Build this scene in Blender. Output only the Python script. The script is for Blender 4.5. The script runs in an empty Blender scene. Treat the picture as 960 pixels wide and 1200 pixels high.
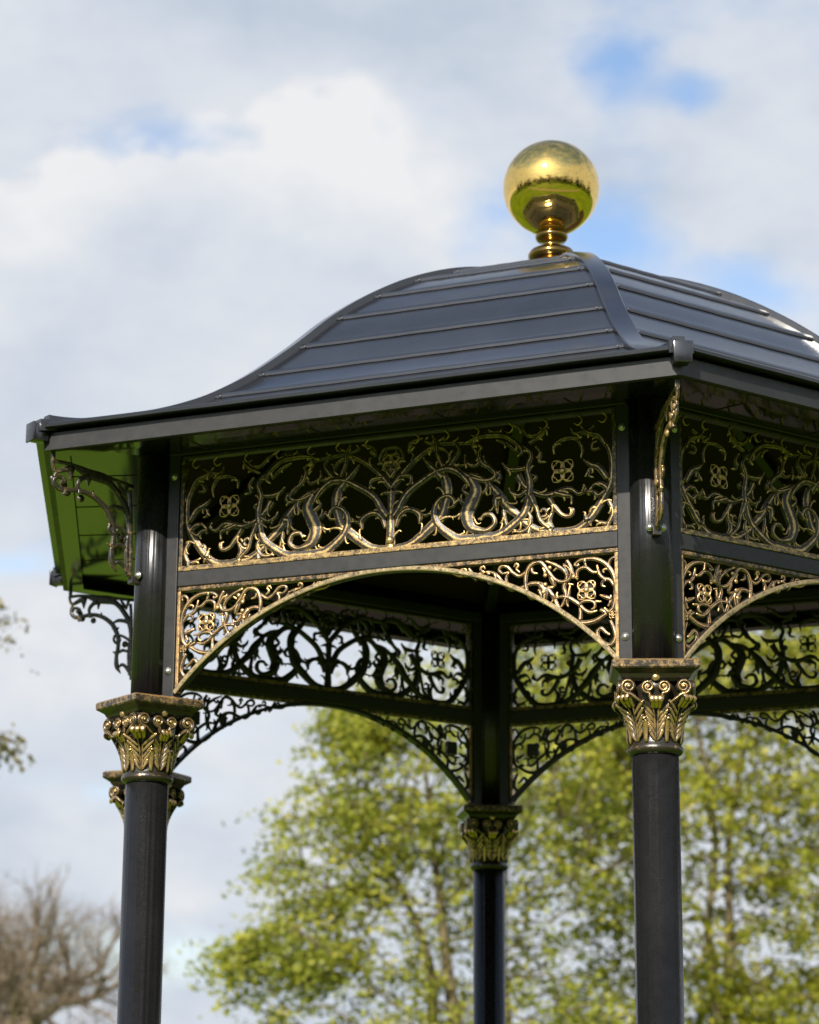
import bpy, bmesh, math, random
import numpy as np
from mathutils import Vector, Matrix

random.seed(7)
rng = np.random.default_rng(11)
S = bpy.context.scene
COL = S.collection
PI = math.pi
R = math.radians

FSTOP = 4.2
SUN_E = 4.6
EXPO = 0.8
CLOUD_K = 5.7
SKY_K = 1.2
CLOUD = [(0.49, 0.57, 0.69), (0.68, 0.73, 0.81), (0.86, 0.87, 0.885)]
COVER = [   # azimuth, elevation, half widths in degrees, amount
    (0.33, 23.54, 2.67, 0.72, -0.35),
    (12.15, 24.86, 0.92, 0.82, -0.8),
    (14.05, 24.15, 0.92, 0.61, -0.55),
    (8.67, 21.3, 1.23, 1.23, -0.6),
    (11.73, 20.59, 1.84, 0.82, -0.7),
    (14.47, 19.78, 1.44, 0.61, -0.55),
    (6.03, 23.74, 1.84, 0.61, -0.4),
    (-3.04, 12.88, 1.84, 0.51, -0.5),
    (1.18, 7.5, 2.46, 0.82, -0.3),
    (0.96, 3.44, 2.46, 0.82, -0.3),
    (15.1, 22.12, 1.84, 1.84, 0.35),
    (-0.72, 25.57, 6.15, 1.44, 0.35),
    (7.72, 25.16, 3.28, 1.23, 0.3),
    (-2.62, 15.82, 4.1, 2.46, 0.3),
    (-2.62, 10.95, 2.05, 1.23, 0.4),
    (9.62, 17.85, 6.15, 1.23, -0.25),
    (9.83, 6.08, 8.61, 3.49, 0.45)]
LIGHT = [   # azimuth, elevation, half widths in degrees, amount
    (0.33, 25.77, 5.33, 1.64, -0.2),
    (4.97, 25.57, 3.28, 1.03, -0.2),
    (-2.41, 19.68, 3.28, 1.64, -0.22),
    (-1.36, 18.26, 4.1, 1.64, -0.2),
    (3.08, 19.68, 2.46, 1.23, -0.1),
    (15.1, 21.71, 2.05, 1.84, 0.2),
    (-2.83, 11.36, 1.84, 1.23, 0.35),
    (-1.78, 7.2, 1.23, 0.82, 0.35),
    (0.96, 5.06, 1.84, 0.61, 0.3),
    (4.55, 22.93, 2.67, 1.44, 0.2),
    (-1.15, 21.71, 2.67, 1.03, 0.15),
    (6.66, 21.3, 2.05, 1.23, 0.05),
    (-2.62, 14.4, 3.08, 1.23, 0.05),
    (9.83, 7.09, 8.61, 3.9, 0.22)]
EDGE = [(-30, 6), (-12, 9), (-5.15, 21.3), (-3.89, 21.87), (-3.04, 22.42), (-1.99, 23.03), (-0.93, 23.34), (0.33, 23.48), (1.39, 23.13), (2.23, 23.34), (3.08, 23.84), (3.92, 24.35), (4.55, 24.45), (5.4, 24.25), (6.24, 23.74), (7.51, 23.13), (8.56, 22.22), (10.04, 19.68), (14, 2), (30, 2)]
# scroll work: centre lines (along the bay, height) in metres and widths
FRIEZE = [
[[[0.006,2.7144],[0.0063,2.7673],[0.0058,2.813]],[0.022,0.0164,0.0156]],
[[[0.0059,2.8053],[0.0056,2.8435],[0.0052,2.8855]],[0.0178,0.0142,0.0185]],
[[[0.0091,2.805],[0.0251,2.8263],[0.041,2.8553],[0.061,2.8761],[0.0969,2.8992],[0.1289,2.9169],[0.1568,2.9247],[0.1807,2.9241],[0.2045,2.9111],[0.2243,2.8901],[0.2362,2.87]],[0.0142,0.0149,0.0142,0.0135,0.0128,0.0121,0.0142,0.0142,0.0128,0.0107,0.0043]],
[[[0.006,2.7163],[0.0621,2.7245],[0.1137,2.7612],[0.1513,2.7954],[0.1631,2.8282],[0.1682,2.8504],[0.1669,2.8808],[0.1568,2.9122]],[0.0107,0.0156,0.0199,0.0206,0.0178,0.0199,0.0213,0.0142]],
[[[0.1691,2.8155],[0.1857,2.8177],[0.1896,2.8324],[0.173,2.848],[0.1491,2.8416],[0.1333,2.8197],[0.1323,2.7934],[0.1455,2.7658],[0.1733,2.7407],[0.2049,2.7221],[0.2519,2.7193],[0.2792,2.7217],[0.3181,2.7237],[0.3608,2.7476],[0.3956,2.7796],[0.4094,2.8266],[0.4123,2.8636],[0.4048,2.9055],[0.4158,2.9381],[0.4012,2.9603],[0.378,2.9715]],[0.0036,0.0064,0.0078,0.0092,0.0107,0.0121,0.0142,0.0156,0.0178,0.0199,0.0199,0.0199,0.0178,0.0164,0.0156,0.0142,0.0128,0.0107,0.0092,0.0078,0.0043]],
[[[0.0155,2.7741],[0.0253,2.8035],[0.0453,2.8198],[0.0694,2.8175],[0.0887,2.8013],[0.0865,2.7769]],[0.0071,0.0107,0.0092,0.01,0.0121,0.0036]],
[[[0.0863,2.8053],[0.1055,2.8016],[0.1262,2.8159]],[0.0092,0.0071,0.0028]],
[[[0.2361,2.8965],[0.2558,2.8568],[0.2421,2.8243],[0.2291,2.788],[0.2402,2.7532],[0.2676,2.7414],[0.291,2.7411],[0.3104,2.7579],[0.3019,2.7811],[0.2801,2.7839],[0.2683,2.7693]],[0.0142,0.0235,0.0284,0.0263,0.0199,0.0121,0.0092,0.0092,0.0085,0.0071,0.0043]],
[[[0.2362,2.8211],[0.2145,2.827],[0.1999,2.8416]],[0.0142,0.0107,0.0028]],
[[[0.2323,2.7989],[0.2126,2.7971],[0.2016,2.7786]],[0.0142,0.0121,0.0028]],
[[[0.2362,2.8437],[0.2164,2.8607],[0.2243,2.875],[0.2145,2.8666]],[0.0107,0.0064,0.005,0.0021]],
[[[0.2284,2.7805],[0.2402,2.7458]],[0.0107,0.0178]],
[[[0.2203,2.9057],[0.244,2.9002],[0.2755,2.8849],[0.288,2.8649],[0.2762,2.848],[0.259,2.8497]],[0.005,0.0085,0.0085,0.0085,0.0064,0.0028]],
[[[0.2872,2.8792],[0.3185,2.8798],[0.3232,2.8944],[0.301,2.908],[0.2841,2.9293],[0.2755,2.9529]],[0.0036,0.0071,0.0085,0.0085,0.0078,0.0036]],
[[[0.2833,2.8841],[0.3223,2.8352],[0.3455,2.803],[0.3763,2.774],[0.3993,2.7496],[0.4375,2.7268],[0.4764,2.7196],[0.5143,2.7168],[0.5484,2.7217],[0.5787,2.7438],[0.6131,2.7882],[0.6361,2.8263],[0.6441,2.855],[0.6449,2.9102],[0.6304,2.9488],[0.6035,2.974],[0.5619,2.986]],[0.0057,0.0192,0.0178,0.0149,0.0142,0.0149,0.0156,0.0156,0.0156,0.0156,0.0149,0.0142,0.0128,0.0114,0.01,0.0085,0.0043]],
[[[0.33,2.8269],[0.3145,2.821],[0.3183,2.7833]],[0.0142,0.0156,0.0028]],
[[[0.3338,2.7967],[0.3376,2.7702],[0.3453,2.7435]],[0.0078,0.0085,0.0071]],
[[[0.4022,2.7883],[0.414,2.7593],[0.4039,2.7344],[0.3807,2.7273],[0.3607,2.7365]],[0.005,0.0085,0.0085,0.0078,0.0028]],
[[[0.4076,2.7192],[0.4123,2.7373]],[0.0107,0.0071]],
[[[0.3738,2.89],[0.393,2.8581],[0.4198,2.8368],[0.4543,2.8233],[0.4849,2.8259],[0.5116,2.8343],[0.5306,2.8324],[0.5494,2.8184],[0.5692,2.8275],[0.563,2.844]],[0.0156,0.0128,0.0107,0.0107,0.0121,0.0114,0.0085,0.0071,0.0071,0.0028]],
[[[0.4811,2.827],[0.5115,2.8166],[0.5304,2.811],[0.5309,2.7888]],[0.0092,0.0085,0.0071,0.0028]],
[[[0.4638,2.8157],[0.4808,2.79],[0.5034,2.7638],[0.5261,2.7591],[0.5346,2.7745],[0.5218,2.7816]],[0.0128,0.01,0.0078,0.0078,0.0071,0.0028]],
[[[0.4807,2.7826],[0.4652,2.7508],[0.4764,2.7258]],[0.0036,0.0121,0.0092]],
[[[0.414,2.8262],[0.4235,2.8029],[0.4318,2.7873],[0.4423,2.753],[0.4707,2.7263]],[0.0142,0.0128,0.0071,0.0078,0.0085]],
[[[0.4386,2.7644],[0.4558,2.7665],[0.4578,2.7792],[0.4464,2.7851],[0.4406,2.7772]],[0.0057,0.0064,0.0064,0.0057,0.0028]],
[[[0.4082,2.8267],[0.385,2.8104]],[0.0107,0.0028]],
[[[0.3503,2.8549],[0.358,2.8391],[0.3812,2.8294],[0.4045,2.842]],[0.0028,0.0071,0.0078,0.0092]],
[[[0.4123,2.8636],[0.4278,2.877],[0.4163,2.8856]],[0.0085,0.0071,0.0028]],
[[[0.5656,2.9111],[0.5881,2.894],[0.6106,2.8835],[0.6346,2.8486]],[0.0036,0.0107,0.0128,0.0107]],
[[[0.5956,2.885],[0.5804,2.8818],[0.5802,2.8652],[0.5934,2.8594]],[0.0057,0.0071,0.0057,0.0028]],
[[[0.6338,2.7935],[0.6471,2.7593],[0.6348,2.7305],[0.6142,2.7314],[0.5956,2.7404]],[0.0078,0.0092,0.0085,0.0071,0.0028]],
[[[0.6355,2.7305],[0.6345,2.7131],[0.6493,2.7026]],[0.0078,0.0078,0.0085]],
[[[0.5863,2.7504],[0.582,2.7655],[0.5904,2.7776],[0.5987,2.7757]],[0.0036,0.0064,0.0064,0.0028]],
[[[0.5759,2.8213],[0.5947,2.8176],[0.6077,2.8071],[0.6286,2.8197]],[0.0043,0.0078,0.0085,0.0071]],
[[[0.5796,2.8154],[0.5796,2.8099]],[0.0092,0.0036]],
[[[0.5797,2.8246],[0.5988,2.8419],[0.6213,2.8352],[0.636,2.819]],[0.0036,0.0071,0.0107,0.0107]],
[[[0.5749,2.7405],[0.5676,2.7595]],[0.0128,0.0021]],
[[[0.537,2.7184],[0.5406,2.7052]],[0.0107,0.0071]],
[[[0.5787,2.7365],[0.586,2.7248]],[0.0107,0.0021]],
[[[0.221,2.993],[0.2606,3.0058],[0.2999,3.0072],[0.3391,3.001],[0.3741,2.9764],[0.3896,2.9522],[0.3759,2.9386]],[0.0036,0.0078,0.01,0.01,0.0092,0.0071,0.0028]],
[[[0.2203,2.9626],[0.2223,2.9396],[0.2519,2.9282],[0.2645,2.9484],[0.2487,2.9653]],[0.0036,0.0071,0.0071,0.0064,0.0028]],
[[[0.1243,3.0264],[0.1373,3.002],[0.1398,2.9711],[0.1568,2.9312]],[0.0036,0.0085,0.0085,0.0071]],
[[[0.3303,2.9264],[0.3497,2.9075],[0.3808,2.9035],[0.401,2.9067]],[0.0028,0.0092,0.0092,0.0064]],
[[[0.3588,3.0311],[0.386,3.0167],[0.4111,2.9951],[0.4479,2.9986],[0.4673,3.0152]],[0.0028,0.0071,0.0078,0.0071,0.0036]],
[[[0.411,2.9725],[0.4401,2.9881],[0.4603,3.0047],[0.4632,2.9894]],[0.0064,0.0078,0.0064,0.0028]],
[[[0.3117,2.9945],[0.343,2.9817],[0.376,2.9536]],[0.0036,0.0092,0.0057]],
[[[0.4283,2.9631],[0.4436,2.9427],[0.4396,2.9206],[0.4588,2.9149]],[0.0043,0.0071,0.0071,0.0028]],
[[[0.482,2.9349],[0.4822,2.9573],[0.5053,2.9735],[0.5435,2.9731],[0.5622,2.945],[0.5581,2.9156]],[0.0028,0.0071,0.0078,0.0078,0.0071,0.0028]],
[[[0.5286,3.0047],[0.5399,2.9885],[0.5742,2.9922],[0.5971,3.0046]],[0.0028,0.0078,0.0078,0.0036]],
[[[0.5591,3.0051],[0.5817,2.9839],[0.6118,2.9731],[0.6303,2.9451]],[0.0036,0.0078,0.0092,0.0092]],
[[[0.6114,2.9397],[0.5925,2.938],[0.5889,2.9533],[0.6041,2.9591]],[0.005,0.0064,0.0057,0.0028]],
[[[0.3306,3.0152],[0.2992,3.0149],[0.2677,3.0107],[0.244,2.9867],[0.2598,2.9584]],[0.0028,0.0064,0.0078,0.0071,0.0028]],
[[[0.1884,3.0003],[0.2044,2.9757],[0.1885,2.9469],[0.1727,2.9295]],[0.0036,0.0078,0.0085,0.0071]],
[[[-0.0019,2.8885],[0.0186,2.9117],[0.0393,2.9349],[0.0682,2.961],[0.1055,2.9854],[0.147,3.0011],[0.1927,2.9985],[0.2427,2.9928],[0.2717,2.9763]],[0.0128,0.0128,0.0114,0.0107,0.01,0.0092,0.0085,0.0071,0.0028]],
[[[0.1546,2.9022],[0.1416,2.9164],[0.1172,2.941],[0.097,2.9659]],[0.0199,0.0156,0.0107,0.0036]],
[[[0.1635,2.9418],[0.1753,2.9547],[0.1674,2.9772],[0.1386,2.9897],[0.1075,2.9806]],[0.0028,0.0064,0.0078,0.0078,0.0064]],
[[[0.0345,2.8711],[0.0203,2.8773],[0.0081,2.8723],[0.0059,2.8568]],[0.0028,0.0064,0.0071,0.0057]],
[[[0.0269,2.9202],[0.0595,2.9158],[0.0592,2.8965],[0.0469,2.8915]],[0.0071,0.0071,0.0057,0.0028]],
[[[0.0355,2.9634],[0.0194,2.981],[-0.005,2.9861]],[0.0036,0.0064,0.0078]],
[[[0.0028,2.9523],[0.0232,2.9583],[0.0356,2.975],[0.0237,3.0008],[-0.0048,3.0054]],[0.0071,0.0064,0.0064,0.0057,0.0071]],
[[[-0.0053,2.9515],[0.0026,2.9331],[-0.0056,2.9246]],[0.0064,0.0057,0.0071]],
[[[0.0687,3.0017],[0.0521,2.9883],[0.0565,3.012],[0.0936,3.0238]],[0.0028,0.0064,0.0071,0.0036]],
[[[-0.0057,2.9169],[0.0107,2.9339],[0.019,2.9501]],[0.0085,0.0078,0.0036]],
[[[0.1597,3.0192],[0.1305,3.0044],[0.1017,3.013],[0.1102,3.0255]],[0.0028,0.0064,0.0064,0.0028]],
[[[0.2207,2.9321],[0.1874,2.9326],[0.1645,2.9264],[0.1499,2.9172]],[0.0043,0.0085,0.0092,0.0092]],
[[[0.2717,2.9763],[0.263,2.9598],[0.275,2.9298],[0.2998,2.9128],[0.312,2.8945],[0.2991,2.8816],[0.2698,2.8826],[0.2326,2.8983],[0.2202,2.9087]],[0.0028,0.0078,0.0085,0.0078,0.0078,0.0085,0.0092,0.0092,0.0071]]]
SPANDREL = [
[[[0.5368,2.6249],[0.5579,2.6356],[0.5939,2.6345],[0.6235,2.6189],[0.6439,2.5911],[0.6509,2.5617],[0.6504,2.5273],[0.644,2.4991],[0.6306,2.4887],[0.6183,2.5006]],[0.0051,0.0068,0.008,0.0085,0.0091,0.0097,0.0097,0.0091,0.008,0.004]],
[[[0.6246,2.4849],[0.5947,2.4685],[0.5649,2.4636],[0.5351,2.4702],[0.5053,2.4898],[0.4875,2.5143],[0.4756,2.5413],[0.4577,2.5655],[0.4396,2.5786],[0.4152,2.5827],[0.3846,2.5735],[0.3662,2.5721],[0.3555,2.57],[0.3386,2.5831],[0.3171,2.6105],[0.3041,2.6204],[0.2861,2.6249],[0.2457,2.6195],[0.216,2.6199],[0.1988,2.6228],[0.1736,2.6362]],[0.0068,0.0091,0.0097,0.0097,0.0097,0.0091,0.0091,0.0085,0.0085,0.008,0.0074,0.0068,0.0068,0.0068,0.0063,0.0063,0.0051,0.0051,0.0051,0.0051,0.0028]],
[[[0.4235,2.5508],[0.4241,2.5411],[0.4119,2.5435],[0.4023,2.5618],[0.3985,2.5884],[0.4016,2.6116],[0.4125,2.6312],[0.4308,2.6384],[0.446,2.6342],[0.4641,2.6093],[0.4821,2.5873],[0.5032,2.5792],[0.5213,2.5841],[0.5275,2.601],[0.5186,2.6177],[0.5051,2.6227]],[0.0028,0.0057,0.0068,0.0074,0.008,0.008,0.008,0.008,0.008,0.0074,0.0068,0.0068,0.0068,0.0063,0.0057,0.0028]],
[[[0.4365,2.5795],[0.4516,2.5578],[0.4489,2.5217]],[0.0085,0.0154,0.0057]],
[[[0.4334,2.5651],[0.4423,2.544],[0.4362,2.53]],[0.0057,0.0068,0.0023]],
[[[0.4552,2.6398],[0.4824,2.6276],[0.5065,2.61],[0.516,2.5947]],[0.004,0.0068,0.0074,0.0046]],
[[[0.5067,2.629],[0.5154,2.5933],[0.5066,2.5649],[0.5119,2.5442],[0.5063,2.5244],[0.4959,2.5093]],[0.0057,0.008,0.008,0.008,0.0068,0.0028]],
[[[0.5226,2.5694],[0.5179,2.5437],[0.5132,2.5238],[0.5175,2.5105]],[0.0034,0.0074,0.0063,0.0023]],
[[[0.5158,2.6369],[0.5253,2.6201],[0.5335,2.5976],[0.5468,2.5814]],[0.0068,0.0085,0.0074,0.004]],
[[[0.4817,2.5374],[0.5028,2.5392],[0.5208,2.5342],[0.5476,2.5153],[0.5623,2.4992],[0.5801,2.4906],[0.5995,2.494]],[0.0034,0.0074,0.008,0.008,0.0074,0.0068,0.0034]],
[[[0.4878,2.5534],[0.4848,2.5464],[0.4892,2.5373]],[0.0023,0.0051,0.0046]],
[[[0.549,2.5109],[0.5596,2.5207],[0.5775,2.5216],[0.5923,2.5147],[0.5922,2.5018],[0.5832,2.4981]],[0.0057,0.0063,0.0063,0.0057,0.0051,0.0023]],
[[[0.5924,2.519],[0.6117,2.5175]],[0.0063,0.0028]],
[[[0.55,2.5137],[0.5518,2.492],[0.5501,2.472]],[0.0057,0.0074,0.0097]],
[[[0.5439,2.5851],[0.545,2.6039],[0.5577,2.6121],[0.5726,2.6108],[0.5874,2.5988],[0.6009,2.5971]],[0.0063,0.0068,0.0068,0.0068,0.0068,0.0046]],
[[[0.5996,2.6181],[0.6053,2.5944],[0.617,2.5801],[0.6348,2.574],[0.6478,2.5562]],[0.0034,0.0068,0.0068,0.0068,0.0063]],
[[[0.6187,2.5947],[0.6158,2.6007],[0.6233,2.605],[0.6366,2.6019]],[0.0023,0.0046,0.0051,0.0051]],
[[[0.6241,2.5559],[0.6152,2.5595],[0.6154,2.569],[0.6259,2.5748]],[0.0028,0.0051,0.0057,0.0051]],
[[[0.6322,2.6066],[0.6349,2.6251],[0.646,2.6337],[0.6548,2.6278],[0.6503,2.6195]],[0.0046,0.0063,0.0063,0.0051,0.0023]],
[[[0.6308,2.6125],[0.6439,2.594],[0.652,2.5789]],[0.004,0.0063,0.0057]],
[[[0.5669,2.6369],[0.5668,2.6267],[0.5712,2.6147]],[0.004,0.0057,0.0034]],
[[[0.6347,2.4655],[0.6446,2.4419],[0.6487,2.4188],[0.6381,2.4011],[0.6205,2.4024],[0.603,2.4193],[0.5988,2.4368],[0.6092,2.4454],[0.6209,2.4351],[0.6332,2.4262]],[0.0063,0.008,0.0085,0.0085,0.0085,0.008,0.008,0.0074,0.0068,0.004]],
[[[0.414,2.6282],[0.4169,2.6132],[0.4321,2.6084]],[0.0057,0.0063,0.0023]],
[[[0.4475,2.6224],[0.4535,2.6102],[0.4504,2.6017]],[0.004,0.0051,0.0023]],
[[[0.4641,2.6063],[0.4745,2.588],[0.4804,2.5686]],[0.004,0.0125,0.0057]],
[[[0.4517,2.5724],[0.4668,2.5668],[0.4804,2.57]],[0.0046,0.0074,0.0046]],
[[[0.6075,2.5351],[0.6252,2.527],[0.6384,2.5219]],[0.0023,0.0085,0.0057]],
[[[0.6371,2.5341],[0.6354,2.5141],[0.6293,2.5031]],[0.0028,0.0063,0.004]],
[[[0.607,2.4963],[0.6187,2.4896],[0.6245,2.4806]],[0.0068,0.0085,0.0057]],
[[[0.5368,2.6235],[0.5457,2.6183],[0.5503,2.6238]],[0.0046,0.0068,0.0034]],
[[[0.4762,2.6111],[0.4854,2.6177],[0.4945,2.6213]],[0.0023,0.0051,0.0046]],
[[[0.5182,2.5727],[0.5332,2.57]],[0.0057,0.0023]],
[[[0.4694,2.5215],[0.4786,2.5353],[0.4757,2.5471]],[0.0023,0.0057,0.0051]],
[[[0.2098,2.6219],[0.2088,2.6353],[0.2191,2.6395],[0.2254,2.633],[0.2191,2.627]],[0.004,0.0051,0.0051,0.0046,0.0023]],
[[[0.2316,2.6408],[0.237,2.6315],[0.2457,2.6233]],[0.0057,0.0068,0.004]],
[[[0.2824,2.6232],[0.2706,2.6286],[0.27,2.6375],[0.2784,2.6398],[0.2815,2.6321]],[0.004,0.0057,0.0051,0.0046,0.0023]],
[[[0.2451,2.6136],[0.2557,2.6047]],[0.0068,0.0068]],
[[[0.2644,2.6197],[0.2737,2.6121],[0.2681,2.6028]],[0.004,0.0063,0.0057]],
[[[0.3078,2.6195],[0.3124,2.6044],[0.3022,2.592],[0.2908,2.5959],[0.2929,2.6037],[0.2991,2.602]],[0.0057,0.0063,0.0063,0.0057,0.0046,0.0023]],
[[[0.3486,2.619],[0.3411,2.602],[0.3472,2.578],[0.3601,2.5682]],[0.0046,0.0068,0.0074,0.0063]],
[[[0.3486,2.6196],[0.331,2.617],[0.3202,2.6273],[0.328,2.6379],[0.3449,2.6335],[0.3603,2.6166],[0.3786,2.6062],[0.3971,2.6149],[0.4109,2.6284]],[0.004,0.0057,0.0063,0.0068,0.0068,0.0068,0.0068,0.0068,0.0063]],
[[[0.3649,2.6309],[0.3711,2.6392],[0.3782,2.6342],[0.3726,2.6244],[0.3824,2.6147]],[0.0023,0.0051,0.0051,0.0051,0.0034]],
[[[0.1736,2.6353],[0.1783,2.6388]],[0.0068,0.0057]],
[[[0.1437,2.6364],[0.1484,2.6384]],[0.0057,0.0046]],
[[[0.2892,2.6211],[0.2954,2.617]],[0.0068,0.0046]]]
# radius and height
BRACKET = [
[[[1.8439,2.9883],[1.7731,2.9858],[1.5797,2.9548]],[0.0087,0.0087,0.0087]],
[[[1.5913,2.9419],[1.5846,2.8646],[1.5789,2.6814]],[0.0087,0.0087,0.0101]],
[[[1.8128,2.9298],[1.8007,2.9351],[1.8099,2.9436],[1.8276,2.9434],[1.8347,2.9284],[1.819,2.9117],[1.7943,2.9113],[1.7593,2.9155],[1.7311,2.9127],[1.6991,2.901],[1.6666,2.8769],[1.6473,2.8478],[1.6374,2.8195],[1.6376,2.7828],[1.6423,2.7557],[1.6391,2.7219],[1.6235,2.6959]],[0.0114,0.0101,0.0087,0.0087,0.0101,0.0114,0.0114,0.0114,0.0121,0.0127,0.0134,0.0134,0.0121,0.0114,0.0107,0.0134,0.0027]],
[[[1.7729,2.9811],[1.73,2.9668],[1.6983,2.9627],[1.663,2.9553],[1.6415,2.9412],[1.6197,2.9164],[1.6004,2.8873],[1.5896,2.8588],[1.5849,2.8279],[1.5898,2.7977],[1.5921,2.7522],[1.5843,2.6878]],[0.0067,0.0168,0.0201,0.0168,0.0148,0.0148,0.0148,0.0148,0.0134,0.0114,0.0107,0.0121]],
[[[1.7263,2.9618],[1.7486,2.9512],[1.7601,2.9335],[1.755,2.9139]],[0.0134,0.0114,0.0094,0.0067]],
[[[1.7851,2.9789],[1.7833,2.94]],[0.0235,0.002]],
[[[1.7229,2.9647],[1.725,2.9332]],[0.0168,0.002]],
[[[1.8439,2.9868],[1.8395,2.9693],[1.8284,2.96],[1.8006,2.9709],[1.7797,2.977]],[0.0074,0.008,0.0087,0.0134,0.0134]],
[[[1.8284,2.96],[1.8353,2.9425]],[0.008,0.0067]],
[[[1.6581,2.8809],[1.6392,2.8865],[1.6113,2.882],[1.5954,2.8746]],[0.006,0.0101,0.0121,0.0134]],
[[[1.656,2.8331],[1.6299,2.8312],[1.6088,2.8229],[1.5892,2.8084]],[0.004,0.008,0.008,0.008]],
[[[1.6508,2.8327],[1.6543,2.8177],[1.642,2.8039],[1.6291,2.8122],[1.6278,2.8219]],[0.0067,0.0074,0.0074,0.0067,0.004]],
[[[1.658,2.7751],[1.644,2.7704]],[0.002,0.0121]],
[[[1.6343,2.7704],[1.6173,2.7777],[1.5991,2.7725]],[0.0067,0.0094,0.008]],
[[[1.6002,2.7985],[1.6023,2.7895]],[0.008,0.0034]],
[[[1.6287,2.7197],[1.6179,2.7266],[1.6038,2.7189],[1.5881,2.6972]],[0.0054,0.0094,0.0101,0.0087]],
[[[1.7978,2.9116],[1.7964,2.896]],[0.0134,0.0161]],
[[[1.7541,2.9175],[1.7518,2.9065]],[0.0101,0.0148]],
[[[1.7099,2.908],[1.7098,2.9219]],[0.008,0.0013]],
[[[1.6658,2.8569],[1.6483,2.8556],[1.6365,2.8624]],[0.0013,0.0101,0.0013]],
[[[1.6356,2.9639],[1.619,2.941],[1.6061,2.9246]],[0.0047,0.0094,0.0054]],
[[[1.5972,2.9608],[1.608,2.9278]],[0.0101,0.0054]],
[[[1.7516,2.9778],[1.6845,2.9678],[1.6564,2.9625]],[0.0134,0.0201,0.0134]]]
# ------------------------------------------------------------------ helpers
def link(name, mesh, mat=None, parent=None, loc=(0, 0, 0), rz=0.0):
    o = bpy.data.objects.new(name, mesh)
    COL.objects.link(o)
    if mat is not None and mesh is not None and len(mesh.materials) == 0:
        mesh.materials.append(mat)
    o.location = loc
    o.rotation_euler = (0, 0, rz)
    if parent is not None:
        o.parent = parent
    return o

def tag(o, label=None, cat=None, group=None, kind=None):
    if label: o['label'] = label
    if cat: o['category'] = cat
    if group: o['group'] = group
    if kind: o['kind'] = kind
    return o

class MB:
    """collects vertices, faces and a crest value (where gold was rubbed on)"""
    def __init__(s):
        s.v = []; s.f = []; s.c = []; s.sm = []
    def add(s, vs, fs, crest=0.0, smooth=True):
        b = len(s.v)
        s.v.extend(tuple(map(float, q)) for q in vs)
        if np.isscalar(crest): s.c.extend([float(crest)] * len(vs))
        else: s.c.extend(float(q) for q in crest)
        for f in fs:
            s.f.append(tuple(b + i for i in f)); s.sm.append(smooth)
    def merge(s, o, M):
        b = len(s.v)
        for q in o.v:
            w = M @ Vector(q); s.v.append((w.x, w.y, w.z))
        s.c.extend(o.c)
        for f, k in zip(o.f, o.sm):
            s.f.append(tuple(b + i for i in f)); s.sm.append(k)
    def mesh(s, name, flip_check=True):
        m = bpy.data.meshes.new(name)
        m.from_pydata(s.v, [], s.f)
        m.polygons.foreach_set('use_smooth', s.sm)
        a = m.attributes.new('crest', 'FLOAT', 'POINT')
        a.data.foreach_set('value', s.c)
        bm = bmesh.new(); bm.from_mesh(m)
        bmesh.ops.recalc_face_normals(bm, faces=bm.faces)
        bm.to_mesh(m); bm.free()
        m.update()
        return m

def box(mb, x0, x1, y0, y1, z0, z1, bev=0.003, crest=0.0, M=None):
    bm = bmesh.new()
    bmesh.ops.create_cube(bm, size=1.0)
    for v in bm.verts:
        v.co = ((x0 + x1) / 2 + v.co.x * (x1 - x0), (y0 + y1) / 2 + v.co.y * (y1 - y0), (z0 + z1) / 2 + v.co.z * (z1 - z0))
    if bev > 0:
        bmesh.ops.bevel(bm, geom=list(bm.edges), offset=bev, segments=2, affect='EDGES', profile=0.5)
    if M is not None:
        bmesh.ops.transform(bm, matrix=M, verts=bm.verts)
    bm.verts.ensure_lookup_table(); bm.verts.index_update()
    mb.add([v.co[:] for v in bm.verts], [[v.index for v in f.verts] for f in bm.faces], crest, False)
    bm.free()

def lathe(mb, prof, n=48, crest=None, M=None, smooth=True):
    """prof: (radius, z) from bottom to top"""
    vs = []; fs = []; cr = []
    for k, (r, z) in enumerate(prof):
        for i in range(n):
            a = 2 * PI * i / n
            q = Vector((r * math.cos(a), r * math.sin(a), z))
            if M is not None: q = M @ q
            vs.append(q[:]); cr.append(crest[k] if crest else 0.0)
    for k in range(len(prof) - 1):
        for i in range(n):
            j = (i + 1) % n
            fs.append((k * n + i, k * n + j, (k + 1) * n + j, (k + 1) * n + i))
    fs.append(tuple(range(n))[::-1]); fs.append(tuple((len(prof) - 1) * n + i for i in range(n)))
    mb.add(vs, fs, cr, smooth)

def catmull(P, sub):
    P = [np.array(q, float) for q in P]
    if len(P) == 2:
        return [P[0] + (P[1] - P[0]) * t for t in np.linspace(0, 1, sub + 1)]
    Q = [2 * P[0] - P[1]] + P + [2 * P[-1] - P[-2]]
    out = []
    for i in range(1, len(Q) - 2):
        p0, p1, p2, p3 = Q[i - 1:i + 3]
        for k in range(sub):
            t = k / sub
            out.append(0.5 * ((2 * p1) + (p2 - p0) * t + (2 * p0 - 5 * p1 + 4 * p2 - p3) * t * t + (3 * p1 - p0 - 3 * p2 + p3) * t ** 3))
    out.append(P[-1])
    return out

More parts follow.
